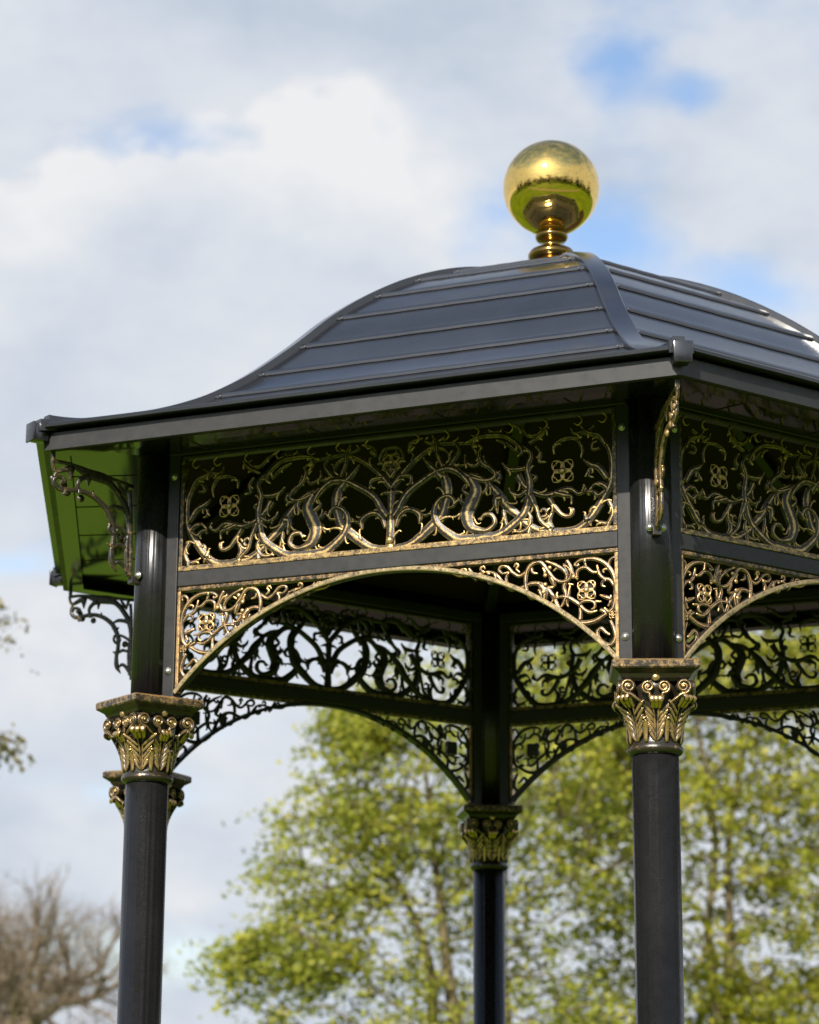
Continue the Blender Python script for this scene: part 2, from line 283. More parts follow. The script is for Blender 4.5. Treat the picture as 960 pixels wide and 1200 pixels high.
def scroll(mb, pts, w, yoff=0.0, sub=7, nc=12, dscale=1.0, closed=False, mir=1):
    """a cast scroll in the (x, z) plane: tapering, rounded, fluted when broad; -y is the outward face"""
    W3 = [np.array([a * mir, b, c]) for (a, b), c in zip(pts, w)]
    if closed:
        W3 = W3[-2:] + W3 + W3[:2]
        Q = catmull(W3, sub); Q = Q[2 * sub:-(2 * sub) + 0][:]
        Q = Q[:-(1)] if False else Q
    else:
        Q = catmull(W3, sub)
    Q = np.array(Q); n = len(Q)
    t = np.gradient(Q[:, :2], axis=0); t /= np.linalg.norm(t, axis=1)[:, None] + 1e-9
    nn = np.stack([-t[:, 1], t[:, 0]], 1)
    vs = []; cr = []; fs = []
    if max(w) > .0085: nc = max(nc, 20)
    for i in range(n):
        wi = max(Q[i, 2], 0.0012)
        d = min(max(0.55 * wi + 0.0035, 0.005), 0.013) * dscale
        for k in range(nc):
            a = 2 * PI * k / nc
            sn, cs_ = math.sin(a), math.cos(a)
            front = sn > -.05
            fl = 1.0; ridge = max(0.0, sn) ** .5
            if wi > 0.0075 and front:
                ridge = (.5 + .5 * math.cos(6 * (a - PI / 2))) * .75 + .25 * max(0., sn)
                fl = .80 + .26 * ridge
            off = math.copysign(abs(cs_) ** .85, cs_) * wi / 2
            yy = -math.copysign(abs(sn) ** .62, sn) * d / 2 * (fl if front else 1)
            vs.append((Q[i, 0] + nn[i, 0] * off, yoff + yy, Q[i, 1] + nn[i, 1] * off))
            cr.append(ridge if front else 0.0)
    for i in range(n - 1):
        for k in range(nc):
            j = (k + 1) % nc
            fs.append((i * nc + k, i * nc + j, (i + 1) * nc + j, (i + 1) * nc + k))
    fs.append(tuple(range(nc))); fs.append(tuple((n - 1) * nc + k for k in range(nc)))
    mb.add(vs, fs, cr, True)

def barbs(mb, pts, w, yoff, mir, step=.065, seed=0):
    """small curled leaflets that spring from both sides of a broad scroll"""
    g = np.random.default_rng(seed)
    Q = np.array(catmull([np.array([a, b, c]) for (a, b), c in zip(pts, w)], 10))
    t = np.gradient(Q[:, :2], axis=0); t /= np.linalg.norm(t, axis=1)[:, None] + 1e-9
    acc = step * .6; side = 1
    for i in range(1, len(Q) - 2):
        acc += float(np.linalg.norm(Q[i, :2] - Q[i - 1, :2]))
        if acc < step or Q[i, 2] < .008: continue
        acc = 0; side = -side
        L = Q[i, 2] * g.uniform(.75, 1.05) + .002
        n = np.array([-t[i, 1], t[i, 0]]) * side
        p = Q[i, :2]
        P = [p + n * Q[i, 2] * .15 - t[i] * L * .2, p + n * (Q[i, 2] * .42) + t[i] * L * .35, p + n * (Q[i, 2] * .5 + L * .38) + t[i] * L * .75, p + n * (Q[i, 2] * .5 + L * .62) + t[i] * L * .62]
        P = [(max(-.65, min(.65, a)), b) for a, b in P]
        scroll(mb, P, [.0085, .0085, .0055, .0024], yoff - .002, 4, 8, 1.0, mir=mir)

def dome(mb, x, y, z, r, flat=0.7, n=14, m=7, axis='y', crest=1.0):
    vs = []; cr = []; fs = []
    for i in range(m + 1):
        th = PI / 2 * i / m
        for k in range(n):
            a = 2 * PI * k / n
            p, q, h = r * math.cos(th) * math.cos(a), r * math.cos(th) * math.sin(a), r * flat * math.sin(th)
            if axis == 'y': vs.append((x + p, y - h, z + q))
            else: vs.append((x + h, y + p, z + q))
            cr.append(crest * math.sin(th) ** .5)
    for i in range(m):
        for k in range(n):
            j = (k + 1) % n
            fs.append((i * n + k, i * n + j, (i + 1) * n + j, (i + 1) * n + k))
    fs.append(tuple(range(n)))
    mb.add(vs, fs, cr, True)

# ------------------------------------------------------------------ materials
def new_mat(name):
    m = bpy.data.materials.new(name); m.use_nodes = True
    nt = m.node_tree
    return m, nt, nt.nodes['Principled BSDF'], nt.nodes['Material Output']

def noise(nt, scale, detail=4, rough=.55, coord='Object', dist=0.0):
    tc = nt.nodes.new('ShaderNodeTexCoord')
    n = nt.nodes.new('ShaderNodeTexNoise')
    n.inputs['Scale'].default_value = scale; n.inputs['Detail'].default_value = detail
    n.inputs['Roughness'].default_value = rough; n.inputs['Distortion'].default_value = dist
    nt.links.new(tc.outputs[coord], n.inputs['Vector'])
    return n

def ramp(nt, src, stops):
    r = nt.nodes.new('ShaderNodeValToRGB')
    e = r.color_ramp.elements
    while len(e) < len(stops): e.new(.5)
    for k, (p, c) in enumerate(stops):
        e[k].position = p; e[k].color = (*c, 1) if len(c) == 3 else c
    nt.links.new(src, r.inputs[0])
    return r

def math_n(nt, op, a, b=None, clamp=False):
    m = nt.nodes.new('ShaderNodeMath'); m.operation = op; m.use_clamp = clamp
    for i, q in enumerate((a, b)):
        if q is None: continue
        if isinstance(q, (int, float)): m.inputs[i].default_value = q
        else: nt.links.new(q, m.inputs[i])
    return m.outputs[0]

def paint(name, base, rough, spec=.5, bump=.02, bscale=260, var=.25, coat=0.0):
    m, nt, b, out = new_mat(name)
    n = noise(nt, 5.0, 6, .65)
    lo = tuple(q * (1 - var) for q in base); hi = tuple(q * (1 + var) for q in base)
    r = ramp(nt, n.outputs[0], [(.3, lo), (.72, hi)])
    nt.links.new(r.outputs[0], b.inputs['Base Color'])
    n3 = noise(nt, 38, 5, .7)
    rr = ramp(nt, n3.outputs[0], [(.3, (rough * .85,) * 3), (.75, (min(1, rough * 1.3),) * 3)])
    nt.links.new(rr.outputs[0], b.inputs['Roughness'])
    b.inputs['Specular IOR Level'].default_value = spec
    b.inputs['Coat Weight'].default_value = coat
    b.inputs['Coat Roughness'].default_value = .12
    n2 = noise(nt, bscale, 2)
    bp = nt.nodes.new('ShaderNodeBump'); bp.inputs['Strength'].default_value = bump; bp.inputs['Distance'].default_value = .002
    nt.links.new(n2.outputs[0], bp.inputs['Height']); nt.links.new(bp.outputs[0], b.inputs['Normal'])
    return m

def vertical_wave(m, scale=26, strength=.05):
    """drawn pipe is never quite true: long faint flats along its length"""
    nt = m.node_tree; b = nt.nodes['Principled BSDF']
    tc = nt.nodes.new('ShaderNodeTexCoord'); mp = nt.nodes.new('ShaderNodeMapping'); mp.inputs['Scale'].default_value = (1, 1, .012)
    n = nt.nodes.new('ShaderNodeTexNoise'); n.inputs['Scale'].default_value = scale; n.inputs['Detail'].default_value = 2
    nt.links.new(tc.outputs['Object'], mp.inputs['Vector']); nt.links.new(mp.outputs[0], n.inputs['Vector'])
    bp = nt.nodes.new('ShaderNodeBump'); bp.inputs['Strength'].default_value = strength; bp.inputs['Distance'].default_value = .02
    nt.links.new(n.outputs[0], bp.inputs['Height'])
    old = b.inputs['Normal'].links[0].from_node; nt.links.new(bp.outputs[0], old.inputs['Normal'])

def rubbed_gold(name, lo, hi, gold=(.78, .54, .24), black=(.014, .0135, .013), rough=.34):
    """black paint with gold rubbed on to the raised crests"""
    m, nt, b, out = new_mat(name)
    at = nt.nodes.new('ShaderNodeAttribute'); at.attribute_name = 'crest'
    n = noise(nt, 55, 6, .75)
    n2 = noise(nt, 420, 3, .6)
    s = math_n(nt, 'ADD', at.outputs['Fac'], math_n(nt, 'MULTIPLY', math_n(nt, 'SUBTRACT', n.outputs[0], .5), 1.5))
    s = math_n(nt, 'ADD', s, math_n(nt, 'MULTIPLY', math_n(nt, 'SUBTRACT', n2.outputs[0], .5), .9))
    f = ramp(nt, s, [(lo, (0, 0, 0)), (hi, (1, 1, 1))])
    mx = nt.nodes.new('ShaderNodeMix'); mx.data_type = 'RGBA'
    nt.links.new(f.outputs[0], mx.inputs['Factor'])
    mx.inputs['A'].default_value = (*black, 1); mx.inputs['B'].default_value = (*gold, 1)
    nt.links.new(mx.outputs['Result'], b.inputs['Base Color'])
    nt.links.new(math_n(nt, 'MULTIPLY', f.outputs[0], .92), b.inputs['Metallic'])
    b.inputs['Roughness'].default_value = rough
    bp = nt.nodes.new('ShaderNodeBump'); bp.inputs['Strength'].default_value = .25; bp.inputs['Distance'].default_value = .002
    nt.links.new(n2.outputs[0], bp.inputs['Height']); nt.links.new(bp.outputs[0], b.inputs['Normal'])
    return m

M_black = paint('black_gloss_paint', (.0085, .0085, .0088), .27, .5, .015, 240)
vertical_wave(M_black, 48, .38)
M_frame = paint('black_satin_frame_paint', (.0150, .0147, .0144), .42, .5, .06, 300)
M_roof = paint('anthracite_roof_coating', (.012, .0125, .0145), .17, 1.0, .0, 30, .3)
M_soffit = paint('black_soffit_sheet', (.010, .0105, .010), .10, .8, .01, 40, .3)
M_soffit.node_tree.nodes['Principled BSDF'].inputs['IOR'].default_value = 1.75
M_inner = paint('dark_ceiling_board', (.026, .015, .017), .6, .1, .03, 80)
M_frieze = rubbed_gold('frieze_black_and_gold', .62, 1.42, gold=(.66, .44, .18), black=(.022, .019, .015), rough=.36)
M_spand = rubbed_gold('spandrel_black_and_gold', .56, 1.28, gold=(.76, .48, .21), black=(.022, .017, .012), rough=.32)
M_arch = rubbed_gold('arch_black_and_gold', .45, 1.35, gold=(.62, .47, .25))
M_cap = rubbed_gold('capital_black_and_gold', .62, 1.42, gold=(.62, .40, .17), black=(.020, .016, .010), rough=.26)
M_brk = rubbed_gold('bracket_black_and_gold', .50, 1.30, gold=(.72, .47, .20), black=(.022, .019, .013), rough=.28)
M_brass, nt, b, out = new_mat('polished_brass')
b.inputs['Base Color'].default_value = (.90, .60, .17, 1); b.inputs['Metallic'].default_value = 1
n = noise(nt, 5, 7, .65); r = ramp(nt, n.outputs[0], [(.38, (.025,) * 3), (.75, (.12,) * 3)])
nt.links.new(r.outputs[0], b.inputs['Roughness'])
M_bronze, nt, b, out = new_mat('aged_brass_neck')
b.inputs['Base Color'].default_value = (.27, .165, .05, 1); b.inputs['Metallic'].default_value = 1; b.inputs['Roughness'].default_value = .16
M_rivet = paint('dull_rivet_paint', (.10, .10, .10), .55, .4, .0, 30, .2)
M_steel, nt, b, out = new_mat('zinc_bolt_head')
b.inputs['Base Color'].default_value = (.55, .54, .52, 1); b.inputs['Metallic'].default_value = .9; b.inputs['Roughness'].default_value = .35

# ------------------------------------------------------------------ gazebo, measured in metres
CR = 1.5                                   # radius of the ring of columns
ANG = [-90, -150, 150, 90, 30, -30]
APO = CR * math.cos(PI / 6)
Z_CAP, Z_COL, Z_BB, Z_BT, Z_FT = 2.337, 2.108, 2.658, 2.702, 3.046

gazebo = bpy.data.objects.new('gazebo', None); COL.objects.link(gazebo)
tag(gazebo, 'black hexagonal metal gazebo with gold brushed scroll panels and a brass ball on its roof', 'gazebo')

# --- columns
def pipe_mesh():
    mb = MB()
    lathe(mb, [(.085, 0), (.085, .012), (.0605, .016), (.0605, 2.112)], 56)
    lathe(mb, [(.0555, 2.33), (.0555, 3.05)], 48)
    return mb.mesh('column_shaft')

BELL = [(2.125, .0655), (2.15, .0650), (2.18, .0675), (2.21, .0730), (2.24, .0815), (2.262, .0885), (2.29, .092)]
def bell_r(z): return float(np.interp(z, [q[0] for q in BELL], [q[1] for q in BELL]))

def stroke(mb, pts, w, lift, n=10, sub=5, crest=1.0):
    """a fleshy rib lying on the bell; pts are (angle, z, extra radius)"""
    Q = np.array(catmull([np.array([a, z, e, ww]) for (a, z, e), ww in zip(pts, w)], sub))
    P = np.array([[(bell_r(z) + e) * math.cos(a), (bell_r(z) + e) * math.sin(a), z] for a, z, e, _ in Q])
    t = np.gradient(P, axis=0); t /= np.linalg.norm(t, axis=1)[:, None] + 1e-9
    vs = []; cr = []; fs = []
    for p, tt, q in zip(P, t, Q):
        o = np.array([math.cos(q[0]), math.sin(q[0]), 0.]); o -= tt * (o @ tt); o /= np.linalg.norm(o) + 1e-9
        b = np.cross(tt, o); ww = max(q[3] * 1.28, .0008)
        for k in range(n):
            a = 2 * PI * k / n
            v = p + b * math.cos(a) * ww * .5 + o * math.sin(a) * min(ww * .5, lift)
            vs.append(v); cr.append(crest * max(0, math.sin(a)))
    for i in range(len(P) - 1):
        for k in range(n):
            j = (k + 1) % n; fs.append((i * n + k, i * n + j, (i + 1) * n + j, (i + 1) * n + k))
    fs.append(tuple(range(n))); fs.append(tuple((len(P) - 1) * n + k for k in range(n)))
    mb.add(vs, fs, cr, True)

def acanthus(mb, phi, z0, z1, out, wide, pairs=5, corner=0.0):
    """an acanthus leaf: hollow middle rib, feathered lobes at both sides and a nodding tip"""
    H = z1 - z0
    ex = lambda k: corner * k ** 2
    for s in (-1, 1):      # two rails that leave a dark groove between them
        stroke(mb, [(phi + s * .035, z0, 0), (phi + s * .055, z0 + H * .5, .002 + ex(.5)), (phi + s * .10, z0 + H * .85, .006 + ex(.85)), (phi + s * .13, z0 + H, .012 + ex(1) + out * .3)], [.006, .006, .006, .004], .004, crest=.8)
        for i in range(pairs):
            k = i / pairs; zz = z0 + H * (.02 + .74 * k)
            da = wide * (.55 + .55 * k)
            stroke(mb, [(phi + s * (.05 + .04 * k), zz, .001 + ex(k)), (phi + s * (.05 + da * .55), zz + H * .13, .004 + ex(k + .12)), (phi + s * (.05 + da), zz + H * .26, .005 + ex(k + .22) + .004 * k), (phi + s * (.05 + da * 1.08), zz + H * .27, .0085 + ex(k + .22) + .005 * k)],
                   [.005, .0095, .0085, .004], .0050, crest=.95)
    # nodding tip: a rounded tongue curling out and over
    for s in (-.5, 0, .5):
        a = phi + s * wide * .62
        stroke(mb, [(a, z0 + H * .80, .004 + ex(.8)), (a, z0 + H * .97, .008 + ex(1) + out * .35), (a, z0 + H * 1.03, .009 + ex(1) + out * .8), (a, z0 + H * .97, .010 + ex(1) + out * 1.15), (a, z0 + H * .90, .010 + ex(1) + out * 1.02)],
               [.008, .014, .0155, .013, .005], .0055, 10, 6, 1.25)

def capital_mesh():
    mb = MB()
    # abacus: square slab over a hollow moulding
    def sqring(levels, crest):
        vs = []; cr = []; fs = []
        for k, (h, z) in enumerate(levels):
            c = .12 * h
            for x, y in ((1, 1 - c), (1 - c, 1), (-1 + c, 1), (-1, 1 - c), (-1, -1 + c), (-1 + c, -1), (1 - c, -1), (1, -1 + c)):
                vs.append((x * h, y * h, z)); cr.append(crest[k])
        m = len(levels)
        for k in range(m - 1):
            for i in range(8):
                j = (i + 1) % 8
                fs.append((k * 8 + i, k * 8 + j, (k + 1) * 8 + j, (k + 1) * 8 + i))
        fs.append(tuple(range(8))); fs.append(tuple((m - 1) * 8 + i for i in range(8)))
        mb.add(vs, fs, cr, False)
    sqring([(.080, 2.282), (.088, 2.290), (.094, 2.301), (.1055, 2.3095), (.110, 2.312), (.1125, 2.316), (.1125, 2.331), (.110, 2.3345), (.105, 2.337)],
           [.25, .25, .25, .3, .58, .66, .64, 1.05, .6])
    # bell and collar
    bell = [(.062, 2.100), (.0685, 2.104), (.0730, 2.110), (.0735, 2.117), (.069, 2.124), (.0645, 2.133), (.0635, 2.15), (.066, 2.19), (.071, 2.23), (.078, 2.262), (.084, 2.286)]
    lathe(mb, bell, 48, [.1, .25, .45, .55, .4, .25, .3, .3, .3, .3, .3])
    for k in range(4):
        a = PI / 4 + k * PI / 2
        acanthus(mb, a, 2.130, 2.240, .015, .40, 5, .016)
        acanthus(mb, a + PI / 4, 2.130, 2.234, .012, .34, 5, .002)
        for s in (-1, 1):
            stroke(mb, [(a + s * PI / 8, 2.128, .001), (a + s * PI / 8, 2.165, .004), (a + s * PI / 8, 2.186, .009), (a + s * PI / 8, 2.184, .016)], [.008, .014, .013, .005], .006, crest=1.1)
            stroke(mb, [(a + s * PI / 8, 2.185, .001), (a + s * PI / 8, 2.208, .004), (a + s * PI / 8.2, 2.222, .008), (a + s * PI / 8.2, 2.219, .014)], [.006, .011, .011, .005], .006, crest=1.1)
    # volutes: a large pair towards the corners and a small pair in the middle of each face
    for k in range(4):
        Mz = Matrix.Rotation(k * PI / 2 + PI / 2, 4, 'Z')
        t = MB()
        for sx, x0, r0, y0 in ((-1, .0700, .0195, -.091), (1, .0700, .0195, -.091), (-1, .0200, .0165, -.085), (1, .0200, .0165, -.085)):
            pts = []; w = []
            for i in range(34):
                q = i / 33
                aa = -PI * .55 + q * 2 * PI * 1.75
                rr = r0 * (1 - .80 * q)
                pts.append((sx * (x0 + rr * math.cos(aa)), 2.2665 + rr * math.sin(aa))); w.append(.0105 * (1 - .45 * q) * (r0 / .0185))
            st = (sx * (x0 * .55), 2.226)
            scroll(t, [st, (sx * (x0 * .80), 2.240)] + pts, [.006, .009] + w, y0, 2, 10, 1.9)
            dome(t, sx * x0, y0 - .004, 2.2665, r0 * .27, 1.0, 10, 5)
            if True:   # solid eye of the volute behind its spiral
                dome(t, sx * x0, y0 + .012, 2.2665, r0 * 1.02, .72, 20, 6, crest=.3)
        dome(t, 0, -.082, 2.2915, .013, .9, 14, 6)
        mb.merge(t, Mz)
    for k in range(4):       # corner knuckles under the abacus
        Mz = Matrix.Rotation(k * PI / 2 + PI / 4, 4, 'Z')
        t = MB(); dome(t, .100, 0, 2.270, .022, 1.0, 18, 8, 'x', .75); dome(t, .112, 0, 2.238, .010, .9, 12, 6, 'x', 1.1)
        mb.merge(t, Mz)
    return mb.mesh('column_capital')

def post_mesh():
    mb = MB()
    box(mb, -.0185, .0185, -.022, .022, Z_CAP + .001, 3.048, .0025)
    return mb.mesh('side_post')

def bolt_mesh(r=.0075):
    mb = MB()
    dome(mb, 0, -.002, 0, r, .75, 14, 6)
    lathe(mb, [(r * 1.45, 0), (r * 1.45, .002)], 20, None, Matrix.Rotation(PI / 2, 4, 'X'))
    return mb.mesh('bolt')

ME_pipe, ME_cap, ME_post, ME_bolt = pipe_mesh(), capital_mesh(), post_mesh(), bolt_mesh()

def rot_children(parent, name, mesh, mat, loc, rz):
    return link(name, mesh, mat, parent, loc, rz)

columns = []
for ang in ANG:
    a = R(ang)
    c = link('column', ME_pipe, M_black, gazebo, (CR * math.cos(a), CR * math.sin(a), 0), a)
    columns.append(c)
    link('capital', ME_cap, M_cap, c, (0, 0, 0), R(-9) if ang == -90 else 0)
    for s in (-1, 1):
        d = Vector((-.5, s * .8660254, 0))
        p = link('side_post', ME_post, M_frame, c, d * .0685, math.atan2(d.y, d.x))
        nrm = Vector((d.y, -d.x, 0)) * s          # outward face of the bay
        rzb = math.atan2(nrm.y, nrm.x) + PI / 2
        for z in (2.415, 2.985):
            link('bolt', ME_bolt, M_steel, c, d * .0685 + nrm * .0225 + Vector((0, 0, z)), rzb)

# --- bays: beam, frieze, spandrels, top rail
def frame_strip(mb, x0, x1, z0, z1, y0=-.018, y1=.010, crest=.45):
    box(mb, x0, x1, y0, y1, z0, z1, .0022, crest)

def quatrefoil(mb, cx, cz, r, y, mir=1):
    for k in range(4):
        a = PI / 4 + k * PI / 2
        px, pz = cx + r * .55 * math.cos(a), cz + r * .55 * math.sin(a)
        pts = [(px + r * .40 * math.cos(q + a), pz + r * .40 * math.sin(q + a)) for q in np.linspace(-PI * .85, PI * .85, 11)]
        scroll(mb, pts, [r * .17] * 11, y, 3, 8, .9, mir=mir)
        scroll(mb, [(cx, cz), (px, pz)], [r * .15, r * .34], y, 5, 8, mir=mir)
        b = k * PI / 2
        scroll(mb, [(cx, cz), (cx + r * .5 * math.cos(b), cz + r * .5 * math.sin(b)), (cx + r * .95 * math.cos(b), cz + r * .95 * math.sin(b))], [r * .12, r * .26, r * .1], y, 5, 8, mir=mir)
    dome(mb, cx * mir, y - .003, cz, r * .22, .8)

def rosette(mb, cx, cz, r, y, mir=1):
    """square knotted rosette of the spandrels"""
    for k in range(4):
        a = PI / 4 + k * PI / 2
        for s in (-1, 1):
            pts = []
            for q in np.linspace(0, 1, 9):
                th = a + s * (.62 * math.sin(q * PI))
                rr = r * (.12 + 1.12 * q)
                pts.append((cx + rr * math.cos(th), cz + rr * math.sin(th)))
            scroll(mb, pts, [.004, .005, .005, .005, .005, .005, .005, .0045, .003], y, 3, 8, 1.1, mir=mir)
        b = k * PI / 2
        pts = [(cx + r * .82 * math.cos(b + t) * (1 - .12 * math.cos(6 * t)), cz + r * .82 * math.sin(b + t) * (1 - .12 * math.cos(6 * t))) for t in np.linspace(-.75, .75, 9)]
        scroll(mb, pts, [.0046] * 9, y - .001, 3, 8, 1.1, mir=mir)
        scroll(mb, [(cx + r * .2 * math.cos(b), cz + r * .2 * math.sin(b)), (cx + r * .75 * math.cos(b), cz + r * .75 * math.sin(b))], [.009, .006], y, 4, 8, mir=mir)
    dome(mb, cx * mir, y - .003, cz, r * .28, .8)

def frieze_mesh():
    mb = MB()
    frame_strip(mb, -.662, .662, Z_BT + .001, Z_BT + .0165, -.0185, .010, .75)
    frame_strip(mb, -.662, .662, Z_FT - .010, Z_FT)
    for s in (-1, 1):
        frame_strip(mb, min(s * .662, s * .650), max(s * .662, s * .650), Z_BT + .017, Z_FT - .0105, -.0175, .010, .62)
    for s in (-1, 1):
        for i, (pts, w) in enumerate(FRIEZE):
            if s == -1 and i < 2: continue          # the middle stem is its own mirror image
            pts = [(min(max(a, 0 if i > 1 else -1), .652), min(max(b, Z_BT + .012), Z_FT - .006)) for a, b in pts]
            if i < 2: pts = [(0, b) for a, b in pts]
            w = [max(q * 1.55, .0042) for q in w]
            scroll(mb, pts, w, -.004 + .0035 * math.sin(i * 2.4), 6, 12, 1.15, mir=s)
            barbs(mb, pts, w, -.004, s, seed=i)
        rosette(mb, .5064, 2.885, .032, -.006, s)
        for bx, bz, br in ((.33, 2.715, .008), (.25, 2.717, .008), (.47, 2.722, .007), (.085, 2.715, .007)):
            dome(mb, bx * s, -.009, bz, br, .7)
    rosette(mb, 0, 2.962, .026, -.006)
    dome(mb, 0, -.010, 2.737, .0125, .9); dome(mb, 0, -.006, 2.716, .016, .7)
    # small fillers that tie the upper scrolls to the top frame
    for s in (-1, 1):
        for x in (.07, .16, .25, .35, .45, .55, .62):
            scroll(mb, [(x, Z_FT - .008), (x + .012, Z_FT - .022), (x + .002, Z_FT - .036), (x - .012, Z_FT - .030)], [.005, .006, .005, .002], -.003, 6, 8, mir=s)
    return mb.mesh('frieze_panel')

ARC_R = .876; ARC_C = 2.6525 - ARC_R
def spandrel_mesh(s):
    mb = MB()
    frame_strip(mb, *(sorted((s * .10, s * .662))), Z_BB - .0125, Z_BB - .001, -.017, .010, .62)
    frame_strip(mb, *(sorted((s * .652, s * .662))), 2.352, Z_BB - .013, -.017, .010, .80)
    for i, (pts, w) in enumerate(SPANDREL):
        pts = [(min(a, .653), min(b, Z_BB - .010)) for a, b in pts]
        w = [max(q * 1.42, .0040) for q in w]
        scroll(mb, pts, w, -.004 + .003 * math.sin(i * 2.1), 6, 10, 1.1, mir=s)
    rosette(mb, .5704, 2.551, .026, -.006, s)
    box(mb, *sorted((s * (.5704 - .0235), s * (.5704 + .0235))), -.0035, .004, 2.551 - .0235, 2.551 + .0235, .0015, .25)
    quatrefoil(mb, .6422, 2.4792, .011, -.007, s)
    for bx, bz in ((.455, 2.60), (.455, 2.575), (.468, 2.62), (.45, 2.555), (.535, 2.59)):
        dome(mb, bx * s, -.009, bz, .0065, .8)
    return mb.mesh('spandrel')

def arch_mesh():
    mb = MB()
    n = 72; vs = []; fs = []; cr = []
    a1 = math.asin(.661 / ARC_R)
    sec = [(-.0005, -.017, .45), (.0, -.0195, .95), (.0025, -.0205, .70), (.0105, -.0205, .70), (.0125, -.0190, .9), (.0130, -.016, .4), (.0130, .012, .2), (.0, .012, .2)]
    for i in range(n + 1):
        t = -a1 + 2 * a1 * i / n
        for (dr, y, c) in sec:
            rr = ARC_R + dr - .004
            vs.append((rr * math.sin(t), y, min(ARC_C + rr * math.cos(t), Z_BB - .0005))); cr.append(c)
    m = len(sec)
    for i in range(n):
        for k in range(m):
            j = (k + 1) % m
            fs.append((i * m + k, i * m + j, (i + 1) * m + j, (i + 1) * m + k))
    fs.append(tuple(range(m))); fs.append(tuple(n * m + k for k in range(m)))
    mb.add(vs, fs, cr, False)
    return mb.mesh('arch_bar')

def beam_mesh():
    mb = MB()
    box(mb, -.6625, .6625, -.020, .022, Z_BB, Z_BT, .003)
    return mb.mesh('cross_beam')

def rail_mesh():
    mb = MB()
    box(mb, -.695, .695, -.026, .030, Z_FT + .001, 3.084, .003)
    return mb.mesh('top_rail')

ME_fr, ME_spL, ME_spR, ME_arch, ME_beam, ME_rail = frieze_mesh(), spandrel_mesh(-1), spandrel_mesh(1), arch_mesh(), beam_mesh(), rail_mesh()
for k in range(6):
    na = R(-120 + 60 * k)
    loc = (APO * math.cos(na), APO * math.sin(na), 0); rz = na + PI / 2
    bm_ = link('cross_beam', ME_beam, M_frame, gazebo, loc, rz)
    link('frieze_panel', ME_fr, M_frieze, gazebo, loc, rz)
    link('top_rail', ME_rail, M_frame, gazebo, loc, rz)
    link('arch_bar', ME_arch, M_arch, gazebo, loc, rz)
    link('spandrel', ME_spL, M_spand, gazebo, loc, rz)
    link('spandrel', ME_spR, M_spand, gazebo, loc, rz)

# --- eave brackets, one on the outer side of each column
def bracket_mesh():
    mb = MB()
    t = MB()
    for i, (pts, w) in enumerate(BRACKET):
        w = [q * 1.25 for q in w]
        scroll(t, pts, w, .0015 * math.sin(i * 1.9), 7, 10, 1.05)
    box(t, 1.8365, 1.846, -.006, .006, 2.985, 3.030, .0015, .3)
    dome(t, 1.745, -.004, 2.895, .011, .9); dome(t, 1.79, -.004, 2.905, .011, .9)
    for x, z, r in ((1.612, 2.800, .012), (1.80, 2.925, .010), (1.835, 2.94, .010)):
        dome(t, x, -.004, z, r, .9)
        Mf = Matrix.Translation((0, 0, 0))
    # crest on both cheeks and on the outer edge
    t.c = [max(c, .40) for c in t.c]
    mb.merge(t, Matrix.Translation((-CR, 0, 0)))
    box(mb, .054, .080, -.012, .012, 2.668, 2.690, .002, .1)
    return mb.mesh('eave_bracket')

ME_br = bracket_mesh()
for c in columns:
    link('eave_bracket', ME_br, M_brk, c)
    for y in (-.017, .017):
        link('bolt', ME_bolt, M_steel, c, (.062, y, 2.692), PI / 2 if False else math.atan2(y, .05) + PI / 2)

# --- roof
HIP = [(0.06, 3.938), (.10, 3.934), (.23, 3.914), (.42, 3.872), (.60, 3.802), (.76, 3.713), (.908, 3.607), (1.05, 3.482), (1.20, 3.363), (1.334, 3.277),
       (1.435, 3.226), (1.535, 3.186), (1.634, 3.155), (1.745, 3.123), (1.85, 3.099), (1.94, 3.086)]
HR = np.array([q[0] for q in HIP]); HZ = np.array([q[1] for q in HIP])
_fine = np.array(catmull([(a, b) for a, b in HIP], 12))
def hip_z(r): return float(np.interp(r, _fine[:, 0], _fine[:, 1]))
SEAMS = [.29, .455, .61, .765, .908, 1.045, 1.192, 1.342, 1.515]

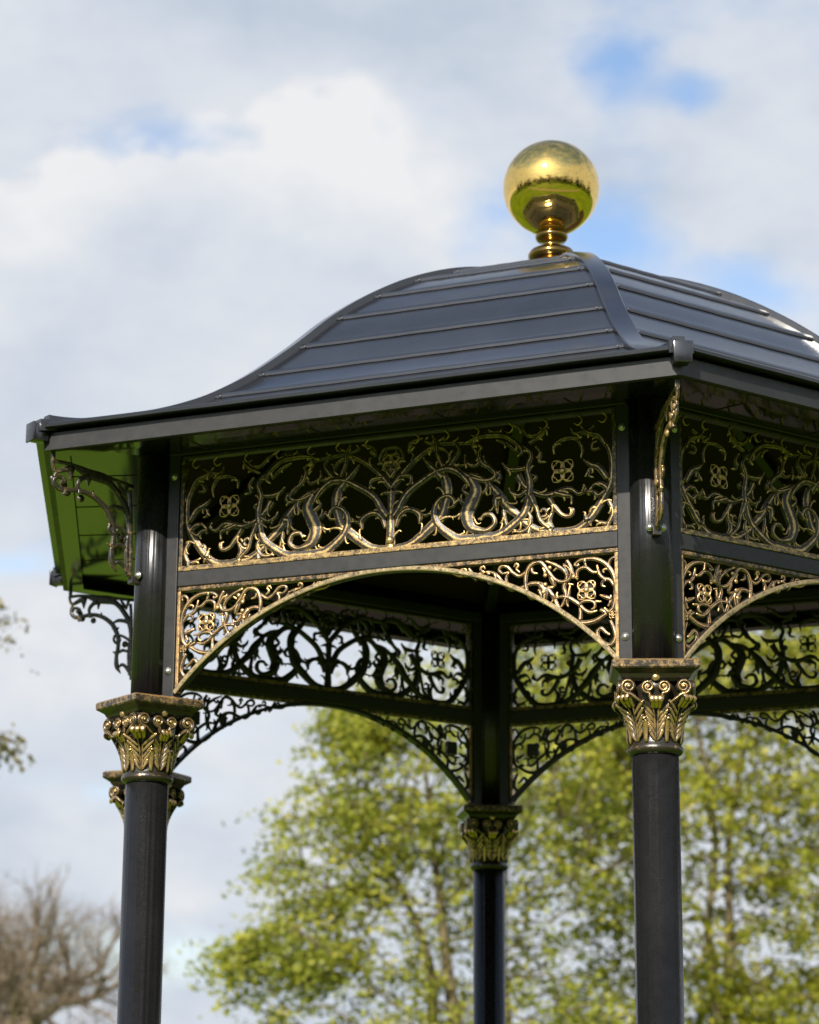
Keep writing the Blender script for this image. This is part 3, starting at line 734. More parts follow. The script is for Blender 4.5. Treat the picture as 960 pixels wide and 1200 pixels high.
def roof_mesh():
    mb = MB()
    ed = [.05] + SEAMS + [1.902]
    prof = []            # (hip radius, z) down the slope, lapped like clapboards
    for k in range(len(ed) - 1):
        a, b_ = ed[k], ed[k + 1]
        a_ = a + (.004 if k else 0)
        for q in np.linspace(0, 1, 8):
            r = a_ + (b_ - a_ - .020) * q
            prof.append((r, hip_z(r) - .010 + .003 * q, 0))
        if k < len(ed) - 2:      # rolled seam standing up at the foot of each course
            r = b_ - .009; zz = hip_z(b_)
            prof.append((r - .001, hip_z(r) - .004, 1)); prof.append((r + .003, hip_z(r) - .0005, 1))
            prof.append((b_ + .002, zz - .0008, 1)); prof.append((b_ + .0046, zz - .003, 1))
            prof.append((b_ + .0052, zz - .0110, 1))
            prof.append((b_ + .0005, zz - .0140, 1))
    prof.append((1.903, hip_z(1.903) - .006, 1)); prof.append((1.907, hip_z(1.903) - .009, 1)); prof.append((1.906, 3.073, 1)); prof.append((1.898, 3.071, 1)); prof.append((1.850, 3.073, 1))
    for f in range(6):
        a0, a1 = R(-90 + 60 * f), R(-30 + 60 * f)
        nx = 24; vs = []; fs = []
        for (r, z, k) in prof:
            p0 = np.array([r * math.cos(a0), r * math.sin(a0)]); p1 = np.array([r * math.cos(a1), r * math.sin(a1)])
            for i in range(nx + 1):
                q = p0 + (p1 - p0) * i / nx
                wob = .0004 * math.sin(i * 1.7 + r * 23 + f) * (1 if 0 < i < nx else 0)
                vs.append((q[0], q[1], z + wob))
        n = nx + 1
        for j in range(len(prof) - 1):
            for i in range(nx):
                fs.append((j * n + i, j * n + i + 1, (j + 1) * n + i + 1, (j + 1) * n + i))
        mb.add(vs, fs, 0, True)
    m = mb.mesh('roof')
    return m

roof = link('roof', roof_mesh(), M_roof, gazebo)
md = roof.data
for p in md.polygons: p.use_smooth = True
try:
    md.set_sharp_from_angle(angle=R(24))
except Exception: pass

def hip_mesh():
    """folded flashing strip over a hip; local +x runs outwards"""
    mb = MB(); vs = []; fs = []
    rs = list(np.linspace(.10, 1.900, 70)); hw = .031
    sec = [(-hw, -.030), (-hw, .001), (-hw + .003, .0045), (-.012, .0048), (.012, .0048), (hw - .003, .0045), (hw, .001), (hw, -.030)]
    for r in rs:
        z = hip_z(r)
        for (y, h) in sec: vs.append((r, y, z + h))
    m = len(sec)
    for i in range(len(rs) - 1):
        for k in range(m - 1):
            fs.append((i * m + k, i * m + k + 1, (i + 1) * m + k + 1, (i + 1) * m + k))
    fs.append(tuple(range(m))); fs.append(tuple((len(rs) - 1) * m + k for k in range(m)))
    mb.add(vs, fs, 0, True)
    me = mb.mesh('hip_flashing')
    try: me.set_sharp_from_angle(angle=R(35))
    except Exception: pass
    return me

def endcap_mesh():
    mb = MB()
    box(mb, 1.868, 1.911, -.021, .021, 3.036, 3.0850, .003)
    box(mb, 1.9115, 1.919, -.024, .024, 3.033, 3.0885, .0025)
    vs = []; fs = []                                  # fin that sweeps up to the block
    rs = np.linspace(1.66, 1.8675, 14)
    for r in rs:
        q = (r - 1.66) / .2075; zt = hip_z(r) + .004 + .017 * q ** 2; zb = hip_z(r) - .02; hw = .010 + .007 * q
        vs += [(r, -hw, zb), (r, -hw, zt - .003), (r, -hw + .003, zt), (r, hw - .003, zt), (r, hw, zt - .003), (r, hw, zb)]
    for i in range(13):
        for k in range(5): fs.append((i * 6 + k, i * 6 + k + 1, i * 6 + k + 7, i * 6 + k + 6))
    fs += [tuple(range(6)), tuple(13 * 6 + k for k in range(6))]
    mb.add(vs, fs, 0, True)
    me = mb.mesh('hip_end_cap')
    try: me.set_sharp_from_angle(angle=R(35))
    except Exception: pass
    return me

ME_hip, ME_end = hip_mesh(), endcap_mesh()
for ang in ANG:
    link('hip_flashing', ME_hip, M_roof, roof, (0, 0, 0), R(ang))
    link('hip_end_cap', ME_end, M_roof, roof, (0, 0, 0), R(ang))

mb = MB(); dome(mb, 0, -.001, 0, .0034, .6, 10, 4); ME_rivet = mb.mesh('rivet')
for f in range(6):                                    # one rivet near each end of the seams
    a0, a1, am = R(-90 + 60 * f), R(-30 + 60 * f), R(-60 + 60 * f)
    for r in SEAMS[1:8]:
        p0 = Vector((r * math.cos(a0), r * math.sin(a0), 0)); p1 = Vector((r * math.cos(a1), r * math.sin(a1), 0)); d = (p1 - p0).normalized()
        nrm = Vector((math.cos(am), math.sin(am), 0))
        for q in (p0 + d * .05, p1 - d * .05):
            link('rivet', ME_rivet, M_rivet, roof, q + nrm * .0048 + Vector((0, 0, hip_z(r) - .0065)), am + PI / 2)

def hexring(mb, prof, closed=True, nx=1):
    """prof: list of (circumradius, z), swept round the hexagon"""
    n = len(prof); vs = []; fs = []
    for ang in sorted(ANG):
        a = R(ang)
        for (r, z) in prof: vs.append((r * math.cos(a), r * math.sin(a), z))
    for i in range(6):
        j = (i + 1) % 6
        for k in range(n if closed else n - 1):
            l = (k + 1) % n
            fs.append((i * n + k, i * n + l, j * n + l, j * n + k))
    mb.add(vs, fs, 0, False)

mb = MB(); hexring(mb, [(1.872, 3.0135), (1.872, 3.062), (1.868, 3.065), (1.852, 3.065), (1.852, 3.0175), (1.790, 3.0175), (1.790, 3.0135)])
link('fascia', mb.mesh('fascia'), M_frame, gazebo)
mb = MB(); hexring(mb, [(1.851, 3.036), (1.851, 3.040), (1.535, 3.0575), (1.535, 3.0535)])
soffit = link('soffit', mb.mesh('soffit'), M_soffit, gazebo)
mb = MB(); hexring(mb, [(1.788, 3.0137), (1.8515, 3.0137), (1.8515, 3.0117), (1.788, 3.0117)])
link('soffit_edge', mb.mesh('soffit_edge'), M_soffit, soffit)
mb = MB()
box(mb, -.0035, .0035, -.285, -.04, -.0012, .004, .0004)
mb.v = [(x, y, z + 3.036 + (.304 + y) / .274 * .0175) for x, y, z in mb.v]
ME_joint = mb.mesh('joint_strip')
for k in range(6):                                   # joints across the soffit sheets
    na = R(-120 + 60 * k)
    for u in (-.56, -.19, .19, .56):
        link('joint_strip', ME_joint, M_inner, soffit, (APO * math.cos(na) - u * math.sin(na), APO * math.sin(na) + u * math.cos(na), 0), na + PI / 2)

mb = MB()
prof = [(r, hip_z(r) - .055) for r in np.linspace(1.52, .05, 24)]
hexring(mb, prof, False)
ceil = link('ceiling', mb.mesh('ceiling'), M_inner, gazebo)
mb = MB()
for ang in ANG:
    vs = []; fs = []
    rs = np.linspace(.06, 1.50, 26)
    for r in rs:
        for y, h in ((-.02, -.056), (.02, -.056), (.02, -.105), (-.02, -.105)): vs.append((r, y, hip_z(r) + h))
    for i in range(len(rs) - 1):
        for k in range(4):
            l = (k + 1) % 4; fs.append((i * 4 + k, i * 4 + l, (i + 1) * 4 + l, (i + 1) * 4 + k))
    fs += [(0, 1, 2, 3), tuple((len(rs) - 1) * 4 + k for k in range(4))]
    t = MB(); t.add(vs, fs, 0, False)
    r_ = link('rafter', None, None, ceil) if False else None
    ME = t.mesh('rafter'); link('rafter', ME, M_frame, ceil, (0, 0, 0), R(ang))

# --- finial
mb = MB()
lathe(mb, [(.090, 3.920), (.090, 3.946), (.066, 3.956), (.042, 3.968), (.042, 3.985), (.052, 3.990), (.070, 3.998), (.080, 4.011), (.080, 4.021), (.072, 4.034), (.054, 4.042),
           (.036, 4.045), (.031, 4.052), (.031, 4.060), (.036, 4.067), (.048, 4.071), (.0545, 4.080), (.0555, 4.088), (.051, 4.097), (.043, 4.102), (.046, 4.106), (.047, 4.112), (.042, 4.120)], 56)
fin = link('finial', mb.mesh('finial'), M_bronze, gazebo)
mb = MB()
lathe(mb, [(max(.1645 * math.sin(t), 1e-4), 4.262 - .1645 * math.cos(t)) for t in np.linspace(0, PI, 49)], 96)
link('ball', mb.mesh('ball'), M_brass, fin)

# ------------------------------------------------------------------ camera
CAM = np.array([-1.2969, -7.4943, 1.2]); YAW, PITCH, ROLL, FPX = .1089, .2480, .0071, 2790.68
fw = np.array([math.sin(YAW) * math.cos(PITCH), math.cos(YAW) * math.cos(PITCH), math.sin(PITCH)])
rt = np.array([math.cos(YAW), -math.sin(YAW), 0]); up = np.cross(rt, fw)
r2 = math.cos(ROLL) * rt + math.sin(ROLL) * up; u2 = -math.sin(ROLL) * rt + math.cos(ROLL) * up
cd = bpy.data.cameras.new('camera'); cam = bpy.data.objects.new('camera', cd); COL.objects.link(cam)
cam.matrix_world = Matrix(((r2[0], u2[0], -fw[0], CAM[0]), (r2[1], u2[1], -fw[1], CAM[1]), (r2[2], u2[2], -fw[2], CAM[2]), (0, 0, 0, 1)))
cd.sensor_fit = 'VERTICAL'; cd.sensor_height = 36; cd.sensor_width = 28.8
cd.lens = FPX / 1200 * 36
cd.clip_start = .1; cd.clip_end = 3000
cd.dof.use_dof = True; cd.dof.focus_distance = 6.25; cd.dof.aperture_fstop = FSTOP
S.camera = cam

def ground_pos(lat, dep):
    return Vector((CAM[0] + math.sin(YAW) * dep + math.cos(YAW) * lat, CAM[1] + math.cos(YAW) * dep - math.sin(YAW) * lat, 0))

# ------------------------------------------------------------------ ground
m, nt, b, out = new_mat('lawn_grass')
n1 = noise(nt, .22, 5, .65); n2 = noise(nt, 14, 5, .7)
r1 = ramp(nt, n1.outputs[0], [(.3, (.055, .105, .004)), (.66, (.135, .225, .006))])
r2_ = ramp(nt, n2.outputs[0], [(.3, (.6, .6, .6)), (.75, (1.15, 1.15, 1.15))])
mx = nt.nodes.new('ShaderNodeMix'); mx.data_type = 'RGBA'; mx.blend_type = 'MULTIPLY'; mx.inputs['Factor'].default_value = 1
nt.links.new(r1.outputs[0], mx.inputs['A']); nt.links.new(r2_.outputs[0], mx.inputs['B'])
nt.links.new(mx.outputs['Result'], b.inputs['Base Color']); b.inputs['Roughness'].default_value = .9
b.inputs['Specular IOR Level'].default_value = .15
me = bpy.data.meshes.new('lawn')
vs = []; fs = []
rad = [0, 4, 10, 25, 60, 150, 400, 1200]; ns = 48
for r in rad:
    for i in range(ns):
        a = 2 * PI * i / ns
        vs.append((r * math.cos(a), r * math.sin(a), 0 if r < 80 else -.002 * r + .16))
for k in range(len(rad) - 1):
    for i in range(ns):
        j = (i + 1) % ns
        fs.append((k * ns + i, (k + 1) * ns + i, (k + 1) * ns + j, k * ns + j))
me.from_pydata(vs, [], fs)
lawn = link('lawn', me, m); tag(lawn, kind='structure')

m, nt, b, out = new_mat('added_sheet_brown')  # unseen dark ground sheet, added so the front soffit mirrors black instead of lawn
n = noise(nt, 30, 6, .75); r = ramp(nt, n.outputs[0], [(.3, (.012, .009, .006)), (.7, (.045, .032, .022))])
nt.links.new(r.outputs[0], b.inputs['Base Color']); b.inputs['Roughness'].default_value = 1; b.inputs['Specular IOR Level'].default_value = .1
gb = np.random.default_rng(3); vs = []
for i in range(40):
    a = 2 * PI * i / 40; q = 1 + .05 * math.sin(3 * a) + gb.uniform(-.02, .02)
    vs.append((4.85 + 5.9 * q * math.copysign(abs(math.cos(a)) ** .7, math.cos(a)), 11.5 + 9.5 * q * math.copysign(abs(math.sin(a)) ** .7, math.sin(a)), .004))
pv = []; pf = []
for i in range(61):                                   # a trodden gravel path across the front of the lawn
    t_ = i / 60; x = -30 + 60 * t_; y = -5.6 - 3.2 * math.sin(t_ * 4.2 - .6) - .02 * (x ** 2) * .5
    pv += [(x, y - .75 + gb.uniform(-.06, .06), .004), (x, y + .75 + gb.uniform(-.06, .06), .004)]
    if i: pf.append((2 * i - 2, 2 * i, 2 * i + 1, 2 * i - 1))
mg, ng, bgp, og = new_mat('path_gravel')
n_ = noise(ng, 40, 6, .75); r_g = ramp(ng, n_.outputs[0], [(.3, (.10, .085, .065)), (.7, (.24, .21, .17))])
ng.links.new(r_g.outputs[0], bgp.inputs['Base Color']); bgp.inputs['Roughness'].default_value = .95
mep = bpy.data.meshes.new('gravel_path'); mep.from_pydata(pv, [], pf)
tag(link('gravel_path', mep, mg), kind='structure')
me = bpy.data.meshes.new('added_dark_sheet'); me.from_pydata(vs, [], [tuple(range(40))])
tag(link('added_dark_sheet', me, m), kind='structure')

# ------------------------------------------------------------------ trees
def bark_mat(name, lo, hi):
    m, nt, b, out = new_mat(name)
    n = noise(nt, 6, 6, .7); r = ramp(nt, n.outputs[0], [(.3, lo), (.7, hi)])
    nt.links.new(r.outputs[0], b.inputs['Base Color']); b.inputs['Roughness'].default_value = .9
    return m

def leaf_mat(name, stops, trans=.55):
    m, nt, b, out = new_mat(name)
    at = nt.nodes.new('ShaderNodeAttribute'); at.attribute_name = 'tint'
    r = ramp(nt, at.outputs['Fac'], stops)
    nt.links.new(r.outputs[0], b.inputs['Base Color']); b.inputs['Roughness'].default_value = .55
    tr = nt.nodes.new('ShaderNodeBsdfTranslucent'); nt.links.new(r.outputs[0], tr.inputs['Color'])
    ms = nt.nodes.new('ShaderNodeMixShader'); ms.inputs[0].default_value = trans
    nt.links.new(b.outputs[0], ms.inputs[1]); nt.links.new(tr.outputs[0], ms.inputs[2])
    nt.links.new(ms.outputs[0], out.inputs['Surface'])
    return m

def limb(V, F, pts, rad, n=6):
    pts = np.array(pts, float); b0 = len(V)
    t = np.gradient(pts, axis=0); t /= np.linalg.norm(t, axis=1)[:, None] + 1e-9
    ref = np.array([.31, .95, .02]) if abs(t[0][1]) < .8 else np.array([1., 0, 0])
    for p, tt, r in zip(pts, t, rad):
        a = np.cross(tt, ref); a /= np.linalg.norm(a) + 1e-9; c = np.cross(tt, a)
        for k in range(n):
            q = 2 * PI * k / n
            w = p + (a * math.cos(q) + c * math.sin(q)) * r
            V.append((w[0], w[1], w[2]))
    for i in range(len(pts) - 1):
        for k in range(n):
            j = (k + 1) % n
            F.append((b0 + i * n + k, b0 + i * n + j, b0 + (i + 1) * n + j, b0 + (i + 1) * n + k))

def grow(V, F, tips, p, d, length, rad, level, maxlev, g, spread=.75, upb=.12, nchild=(2, 4), bend=.25, shrink=(.62, .86), sides=5):
    """one limb and, from along it, the next generation"""
    n = 6; P = [p.copy()]; dd = d / np.linalg.norm(d)
    for i in range(n):
        dd = dd + g.normal(0, bend / 2.2, 3) + np.array([0, 0, upb * .3]); dd /= np.linalg.norm(dd)
        P.append(P[-1] + dd * length / n)
    r1_ = rad * (.60 if level < maxlev else .25)
    limb(V, F, P, np.linspace(rad, r1_, n + 1), sides if level < 3 else 3)
    if level >= maxlev:
        tips.append((P[-1], dd)); tips.append((P[3], dd)); return
    k = g.integers(nchild[0], nchild[1] + 1)
    for c in range(k):
        at = P[-1] if c == 0 else P[int(g.integers(2, n + 1))]
        ax = g.normal(0, 1, 3); ax /= np.linalg.norm(ax)
        nd = dd + ax * spread * (.55 if c == 0 else 1.0); nd[2] += upb
        grow(V, F, tips, at, nd, length * g.uniform(*shrink), r1_ * (.95 if c == 0 else g.uniform(.5, .8)), level + 1, maxlev, g, spread, upb, nchild, bend, shrink, sides)

def mesh_from(name, V, F, mat, tint=None, smooth=False):
    me = bpy.data.meshes.new(name); me.from_pydata(V, [], F)
    if tint is not None:
        a = me.attributes.new('tint', 'FLOAT', 'POINT'); a.data.foreach_set('value', tint)
    me.materials.append(mat)
    if smooth: me.polygons.foreach_set('use_smooth', [True] * len(me.polygons))
    return me

def leaf_cards(clumps, g, per, size, spread, flat=.45, sprays=0, centre=None):
    """many small leaf faces; with sprays > 0 they line up along short twigs as feathery sprays"""
    V = []; F = []; T = []
    for (c, t0, sc) in clumps:
        n = int(per * g.uniform(.6, 1.3) * sc)
        if sprays:
            out = c - centre; out[2] *= .35; out /= np.linalg.norm(out) + 1e-9
            dirs = out * .6 + g.normal(0, 1, (sprays, 3)) * np.array([.75, .75, .28]); dirs /= np.linalg.norm(dirs, axis=1)[:, None]
            which = g.integers(0, sprays, n); al = g.uniform(.05, 1.0, n)
            ln = g.uniform(1.6, 3.2, sprays)[which] * spread * sc
            off = dirs[which] * (al * ln)[:, None] + np.clip(g.normal(0, 1, (n, 3)), -1.8, 1.8) * (spread * .22)
            off[:, 2] -= .25 * (al ** 2) * ln
        else:
            off = np.clip(g.normal(0, 1, (n, 3)), -1.7, 1.7) * np.array([spread, spread, spread * flat]) * sc
        for o in off:
            p = c + o
            a = g.normal(0, 1, 3); a[2] *= .6; a /= np.linalg.norm(a)
            b_ = np.cross(a, g.normal(0, 1, 3)); b_ /= np.linalg.norm(b_) + 1e-9
            s = size * g.uniform(.45, 1.4)
            k = len(V)
            V.extend([tuple(p - a * s * .5), tuple(p + b_ * s * .32), tuple(p + a * s * .55), tuple(p - b_ * s * .30)])
            F.append((k, k + 1, k + 2, k + 3))
            T.extend([min(1, max(0, t0 + g.normal(0, .13)))] * 4)
    return V, F, T

def crown_tree(name, label, base, height, trunk_h, trunks, rad, center_z, half_h, nclump, per, size, spread, lm, bm, seed, lobes, leaf_sub=None, lean=(0, 0), rad_trunk=.14, core=.35, cat='tree'):
    g = np.random.default_rng(seed)
    e = bpy.data.objects.new(name, None); COL.objects.link(e); e.location = base
    tag(e, label, cat)
    V = []; F = []; clumps = []
    # clump targets inside an uneven crown made of several lobes
    tg = []
    while len(tg) < nclump:
        L = lobes[int(g.integers(0, len(lobes)))]
        q = g.normal(0, 1, 3); q /= np.linalg.norm(q)
        q *= g.uniform(core, 1.0) ** .6
        tg.append(np.array([L[0] + q[0] * L[3], L[1] + q[1] * L[4], L[2] + q[2] * L[5]]))
    tg = np.array(tg); tg[:, 2] = np.maximum(tg[:, 2], .7)
    # stems
    stems = []
    for k in range(trunks):
        a = g.uniform(0, 2 * PI) if trunks > 1 else 0
        foot = np.array([math.cos(a) * .25 * (trunks > 1), math.sin(a) * .25 * (trunks > 1), -.05])
        L = lobes[k % len(lobes)]
        top = np.array([L[0] * .8, L[1] * .8, L[2] + L[5] * .45])
        mid = foot + (top - foot) * .45 + g.normal(0, .18, 3)
        P = catmull([foot, foot + (mid - foot) * .5 + g.normal(0, .1, 3), mid, (mid + top) / 2 + g.normal(0, .2, 3), top], 8)
        limb(V, F, P, np.linspace(rad_trunk * g.uniform(.8, 1.1), .02, len(P)), 8)
        stems.append(np.array(P))
    allp = np.concatenate(stems); 
    nsub = int(nclump * .75)
    nodes = [q for q in allp]
    order = np.argsort(np.linalg.norm(tg - np.array([0, 0, center_z]), axis=1))
    for ii in order:
        t = tg[ii]
        A = np.array(nodes)
        cost = np.linalg.norm(A - t, axis=1) + .9 * np.maximum(0, A[:, 2] - t[2] + .1)
        s = A[int(np.argmin(cost))]
        d = t - s; L = np.linalg.norm(d)
        if L > .15:
            mid = s + d * .5 + g.normal(0, .10 * L, 3) + np.array([0, 0, .06 * L])
            P = catmull([s, mid, t], 5)
            r0 = min(.05, .010 + .016 * L)
            limb(V, F, P, np.linspace(r0, .006, len(P)), 4)
            nodes.extend(P[3::3])
        clumps.append((t, min(1, max(0, g.normal(.5, .22))), g.uniform(.6, 1.35)))
    link('trunk', mesh_from('trunk', V, F, bm, smooth=True), None, e)
    LV, LF, LT = leaf_cards(clumps, g, per, size, spread, .45, 6, np.array([0, 0, center_z]))
    link('crown', mesh_from('crown', LV, LF, lm, LT), None, e)
    return e

LM_yellow = leaf_mat('spring_leaf_yellow_green', [(.0, (.13, .165, .022)), (.35, (.28, .315, .034)), (.7, (.42, .425, .050)), (1.0, (.53, .48, .08))])
LM_olive = leaf_mat('spring_leaf_olive', [(.0, (.13, .16, .016)), (.4, (.30, .32, .024)), (.75, (.44, .43, .036)), (1.0, (.53, .45, .07))])
LM_bud = leaf_mat('brown_bud_leaf', [(.0, (.10, .09, .02)), (1.0, (.24, .20, .06))], .3)
LM_twig = leaf_mat('tan_twig_tip', [(.0, (.26, .19, .12)), (1.0, (.42, .33, .22))], .3)
BK_warm = bark_mat('warm_bark', (.07, .055, .025), (.16, .125, .06))
BK_oak = bark_mat('oak_twig_bark', (.11, .080, .050), (.22, .165, .11))

def PX(x, dep): return (x - 480) / 2790.7 * dep * .99
def HZ_(y, dep): return 1.2 + (1306 - y) / 2790.7 * dep * 1.0

D1 = 30.0
k = D1 / 2790.7
b1 = ground_pos(PX(585, D1), D1)
def lob(x, y, rx, ry, D, bx, dy=0.0, rd=None):       # lobe of a crown: local centre and half sizes
    return (PX(x, D) - PX(bx, D), dy, HZ_(y, D), rx * D / 2790.7, (rd or rx) * D / 2790.7 * .8, ry * D / 2790.7)
crown_tree('yellow_green_tree', 'loose yellow green tree in spring leaf behind the left part of the gazebo arch', b1, 8, 2, 3, 3.5, 4.2, 3.6,
           1450, 35, .078, .185, LM_yellow, BK_warm, 21,
           [lob(560, 900, 150, 190, D1, 585), lob(470, 930, 120, 100, D1, 585, -.4), lob(400, 1010, 95, 90, D1, 585, .3), lob(520, 1060, 170, 120, D1, 585, .2),
            lob(350, 1130, 90, 40, D1, 585, -.2), lob(640, 1000, 140, 200, D1, 585, .5), lob(640, 800, 90, 110, D1, 585, .2), lob(430, 1200, 160, 80, D1, 585), lob(620, 1220, 160, 80, D1, 585),
            lob(440, 860, 45, 45, D1, 585, .1)])
D2 = 34.0
b2 = ground_pos(PX(850, D2), D2)
crown_tree('olive_green_tree', 'olive green tree with brownish boughs standing behind the right hand column', b2, 9, 2, 2, 4, 5, 4,
           1750, 38, .090, .185, LM_olive, BK_warm, 35,
           [lob(800, 850, 150, 160, D2, 850), lob(930, 880, 140, 190, D2, 850, .4), lob(860, 1020, 190, 170, D2, 850, -.4), lob(1000, 1050, 140, 170, D2, 850, .3), lob(740, 1000, 110, 160, D2, 850, -.3),
            lob(700, 890, 110, 110, D2, 850, .5), lob(900, 780, 120, 90, D2, 850, .2), lob(790, 1190, 160, 90, D2, 850, .2), lob(960, 1210, 160, 90, D2, 850)], rad_trunk=.12)

# bare oak far off on the left
D3 = 75.0
g = np.random.default_rng(5)
b3 = ground_pos(PX(8, D3), D3)
e3 = bpy.data.objects.new('bare_oak', None); COL.objects.link(e3); e3.location = b3
tag(e3, 'bare brown oak with a rounded crown of fine twigs, far off at the lower left', 'tree')
V = []; F = []; tips = []
limb(V, F, catmull([(0, 0, -.1), (.05, 0, 1.2), (.15, .1, 2.6), (.25, .1, 3.6)], 6), np.linspace(.45, .30, 19), 9)
top = np.array([.25, .1, 3.5])
dirs = [(.95, .1, .75), (.35, -.5, 1.0), (-.25, .3, 1.1), (-1.0, -.1, .7), (.15, .6, 1.0), (-.55, -.5, .9), (.7, .5, .35), (-.8, .4, .3), (1.0, -.4, .25)]
for i, d in enumerate(dirs):
    grow(V, F, tips, top + np.array([0, 0, -.25 * (i % 4)]), np.array(d), g.uniform(2.1, 2.4), .26, 0, 5, g, .86, .07, (3, 5), .42, (.62, .80))
link('trunk', mesh_from('trunk', V, F, BK_oak, smooth=True), None, e3)
tips_sel = [(t[0], g.uniform(.2, .9), 1.0) for t in tips]
LV, LF, LT = leaf_cards(tips_sel, g, 1, .05, .15, 1.0)
link('crown', mesh_from('crown', LV, LF, LM_twig, LT), None, e3)

# budding tree just outside the left edge; two boughs reach into view
D4 = 22.0
b4 = ground_pos(PX(-330, D4), D4)
crown_tree('budding_tree', 'budding olive brown tree whose bough tips reach in at the left edge', b4, 7, 2, 2, 2.5, 4.5, 2, 150, 22, .07, .12, LM_bud, BK_oak, 44,
           [lob(-350, 700, 180, 170, D4, -330), lob(-270, 800, 130, 120, D4, -330, .2), lob(-420, 850, 160, 140, D4, -330, -.2),
            lob(-75, 725, 78, 40, D4, -330), lob(-60, 880, 70, 14, D4, -330, .1)], rad_trunk=.15)

# woodland round the far side of the lawn, behind the photographer (seen in the brass ball)
g = np.random.default_rng(9)
LM_wood = leaf_mat('woodland_leaf', [(.0, (.035, .050, .012)), (1.0, (.085, .10, .025))], .3)
cl = []
for i in range(150):
    a = R(-90 + g.uniform(-100, 100)); rr = g.uniform(36, 60)
    h = g.uniform(4.5, 13) * (1.35 if g.random() < .12 else 1)
    for k_ in range(16):
        q = g.normal(0, 1, 3) * np.array([1.5, 1.5, h * .26])
        cl.append((np.array([rr * math.cos(a) + q[0], rr * math.sin(a) + q[1], max(.5, h * .52 + q[2])]), g.random(), 1.0))
LV, LF, LT = leaf_cards(cl, g, 9, 1.0, .7, .9)
wood = link('woodland', mesh_from('woodland', LV, LF, LM_wood, LT)); tag(wood, kind='stuff')

# ------------------------------------------------------------------ sun and sky
SUN_EL, SUN_ROT = 35.0, 205.3
sd = Vector((math.sin(R(SUN_ROT)) * math.cos(R(SUN_EL)), math.cos(R(SUN_ROT)) * math.cos(R(SUN_EL)), math.sin(R(SUN_EL))))
ld = bpy.data.lights.new('sun', 'SUN'); ld.energy = SUN_E; ld.angle = R(.53); ld.color = (1.0, .93, .82)
lo = bpy.data.objects.new('sun', ld); COL.objects.link(lo); lo.rotation_euler = sd.to_track_quat('Z', 'Y').to_euler(); lo.location = (0, 0, 30)

W = bpy.data.worlds.new('World'); S.world = W; W.use_nodes = True
nt = W.node_tree; bg = nt.nodes['Background']; bg.inputs['Strength'].default_value = .1
sky = nt.nodes.new('ShaderNodeTexSky'); sky.sky_type = 'NISHITA'; sky.sun_disc = False
sky.sun_elevation = R(SUN_EL); sky.sun_rotation = R(SUN_ROT); sky.air_density = 1.0; sky.dust_density = 1.0; sky.ozone_density = 1.6
tc = nt.nodes.new('ShaderNodeTexCoord')
sep = nt.nodes.new('ShaderNodeSeparateXYZ'); nt.links.new(tc.outputs['Generated'], sep.inputs[0])
def mm(op, a, b=None, clamp=False): return math_n(nt, op, a, b, clamp)
az = mm('MULTIPLY', mm('ARCTAN2', sep.outputs[0], sep.outputs[1]), 57.2958)
el = mm('MULTIPLY', mm('ARCSINE', sep.outputs[2]), 57.2958)
def dnoise(scale, detail, rough, off=(0, 0, 0), stretch=1.7, dist=0.0):
    mp = nt.nodes.new('ShaderNodeMapping'); mp.inputs['Location'].default_value = off; mp.inputs['Scale'].default_value = (1, 1, stretch)
    nt.links.new(tc.outputs['Generated'], mp.inputs['Vector'])
    n = nt.nodes.new('ShaderNodeTexNoise'); n.inputs['Scale'].default_value = scale; n.inputs['Detail'].default_value = detail; n.inputs['Roughness'].default_value = rough
    n.inputs['Distortion'].default_value = dist
    nt.links.new(mp.outputs[0], n.inputs['Vector'])
    return mm('SUBTRACT', n.outputs[0], .5)
nA = dnoise(7, 5, .55); nB = dnoise(7, 5, .55, (3.1, 1.7, .4)); nC = dnoise(22, 6, .6, (.7, .2, 5.)); nD = dnoise(4.0, 6, .58, (1.3, 4.1, 2.2), 2.0, .3)
azw = mm('ADD', az, mm('MULTIPLY', nA, 5.0)); elw = mm('ADD', el, mm('MULTIPLY', nB, 3.4))
def blob(a, e, sa, se, amp):
    qa = mm('POWER', mm('ABSOLUTE', mm('DIVIDE', mm('SUBTRACT', azw, a), sa)), 2.0)
    qe = mm('POWER', mm('ABSOLUTE', mm('DIVIDE', mm('SUBTRACT', elw, e), se)), 2.0)
    return mm('MULTIPLY', mm('EXPONENT', mm('MULTIPLY', mm('ADD', qa, qe), -1.0)), amp)
def total(bl):
    s = None
    for q in bl:
        t = blob(*q); s = t if s is None else mm('ADD', s, t)
    return s
cover = total(COVER)                      # where the cloud sheet is thick (+) or open (-)
cov = mm('ADD', mm('ADD', mm('MULTIPLY', nD, 1.6), mm('MULTIPLY', nC, .95)), .62)
cov = mm('ADD', cov, cover)
cov = mm('SUBTRACT', cov, mm('MULTIPLY', mm('DIVIDE', mm('SUBTRACT', el, 28.0), 16.0, True), .60))   # opener overhead
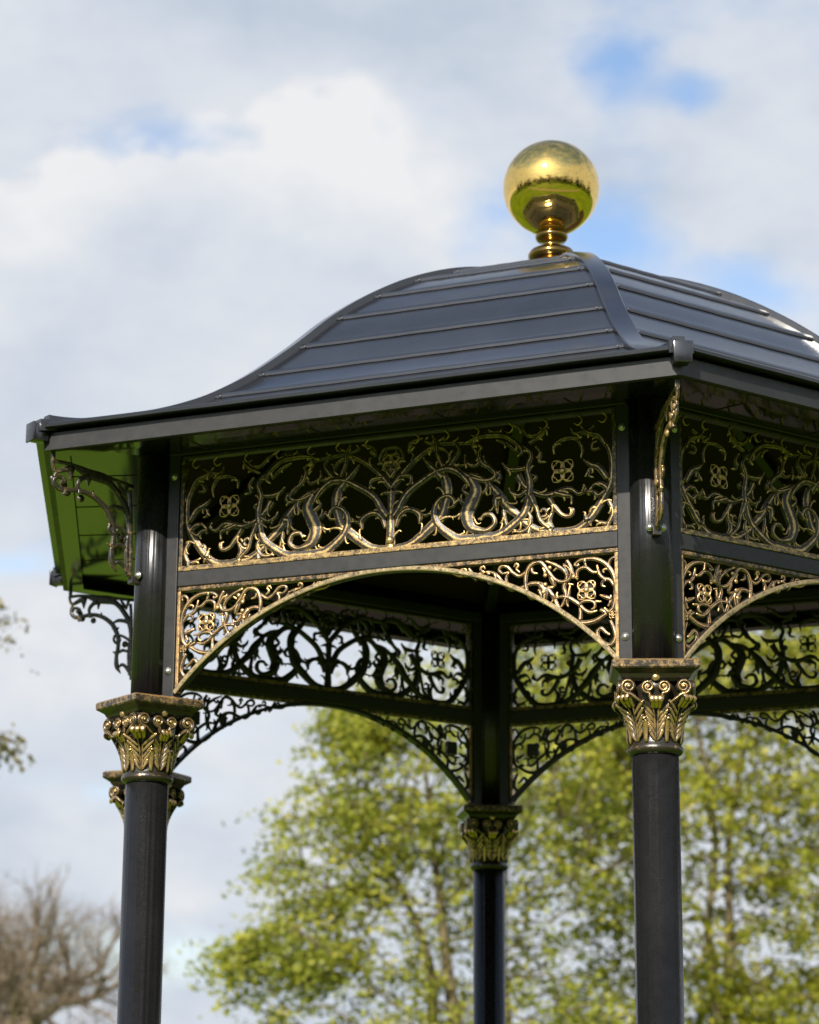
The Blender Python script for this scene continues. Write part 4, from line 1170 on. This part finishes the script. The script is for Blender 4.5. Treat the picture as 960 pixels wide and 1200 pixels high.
# the big cumulus on the left: a curved, knobbly upper edge
fc = nt.nodes.new('ShaderNodeFloatCurve'); cv = fc.mapping.curves[0]; fc.mapping.use_clip = True
for k_, (a, e) in enumerate(EDGE):
    x_, y_ = (a + 30) / 60, e / 40
    if k_ < 2: cv.points[k_].location = (x_, y_)
    else: cv.points.new(x_, y_)
fc.mapping.update()
nt.links.new(mm('DIVIDE', mm('ADD', mm('ADD', az, 30.0), mm('MULTIPLY', nC, 1.6)), 60.0, True), fc.inputs['Value'])
edge = mm('MULTIPLY', fc.outputs[0], 40.0)
vo = nt.nodes.new('ShaderNodeTexVoronoi'); vo.feature = 'SMOOTH_F1'; vo.inputs['Scale'].default_value = 42; vo.inputs['Smoothness'].default_value = .25
nt.links.new(tc.outputs['Generated'], vo.inputs['Vector'])
dep = mm('SUBTRACT', mm('ADD', edge, mm('ADD', mm('MULTIPLY', nC, 2.2), mm('MULTIPLY', mm('SUBTRACT', .42, vo.outputs['Distance']), 1.5))), el)          # degrees below the edge
cum = mm('DIVIDE', mm('ADD', dep, .25), mm('ADD', .8, mm('MULTIPLY', mm('MAXIMUM', mm('SUBTRACT', az, 5.0), 0.0), 1.1)), True)
cum = mm('MULTIPLY', cum, mm('SUBTRACT', 1.0, mm('DIVIDE', mm('SUBTRACT', dep, 5.0), 7.0, True)))
fac = nt.nodes.new('ShaderNodeMapRange'); fac.interpolation_type = 'SMOOTHSTEP'
fac.inputs['From Min'].default_value = -.22; fac.inputs['From Max'].default_value = .70
nt.links.new(cov, fac.inputs['Value'])
cl_fac = mm('MAXIMUM', fac.outputs[0], cum)
# brightness of the cloud: lit upper rims, greyer bellies
rim = mm('MULTIPLY', mm('EXPONENT', mm('MULTIPLY', mm('MAXIMUM', dep, 0.0), -.20)), cum)
nE = dnoise(7, 6, .55, (3.1, 1.7, .46)); relief = mm('SUBTRACT', nB, nE)
lit = mm('ADD', mm('ADD', total(LIGHT), .46), mm('MULTIPLY', rim, .55))
lit = mm('ADD', lit, mm('ADD', mm('MULTIPLY', relief, 1.5), mm('MULTIPLY', nC, .45)))
# brighter veil round the sun
vd = nt.nodes.new('ShaderNodeVectorMath'); vd.operation = 'DOT_PRODUCT'; nt.links.new(tc.outputs['Generated'], vd.inputs[0]); vd.inputs[1].default_value = sd
glow = mm('EXPONENT', mm('MULTIPLY', mm('SUBTRACT', 1.0, vd.outputs['Value']), -9.0))
cr_ = ramp(nt, lit, [(0.0, CLOUD[0]), (.5, CLOUD[1]), (1.0, CLOUD[2])])
cs = nt.nodes.new('ShaderNodeVectorMath'); cs.operation = 'SCALE'; nt.links.new(mm('ADD', CLOUD_K, mm('MULTIPLY', glow, CLOUD_K * 2.0)), cs.inputs['Scale'])
nt.links.new(cr_.outputs[0], cs.inputs[0])
ss = nt.nodes.new('ShaderNodeVectorMath'); ss.operation = 'SCALE'; ss.inputs['Scale'].default_value = SKY_K
nt.links.new(sky.outputs[0], ss.inputs[0])
mx = nt.nodes.new('ShaderNodeMix'); mx.data_type = 'RGBA'
nt.links.new(cl_fac, mx.inputs['Factor']); nt.links.new(ss.outputs[0], mx.inputs['A']); nt.links.new(cs.outputs[0], mx.inputs['B'])
nt.links.new(mx.outputs['Result'], bg.inputs['Color'])

S.view_settings.view_transform = 'Standard'; S.view_settings.look = 'None'
S.view_settings.exposure = EXPO; S.view_settings.gamma = 1; S.view_settings.use_curve_mapping = False
S.cycles.max_bounces = 5; S.cycles.diffuse_bounces = 2; S.cycles.glossy_bounces = 4; S.cycles.transmission_bounces = 2; S.cycles.transparent_max_bounces = 4
S.cycles.caustics_reflective = False; S.cycles.caustics_refractive = False
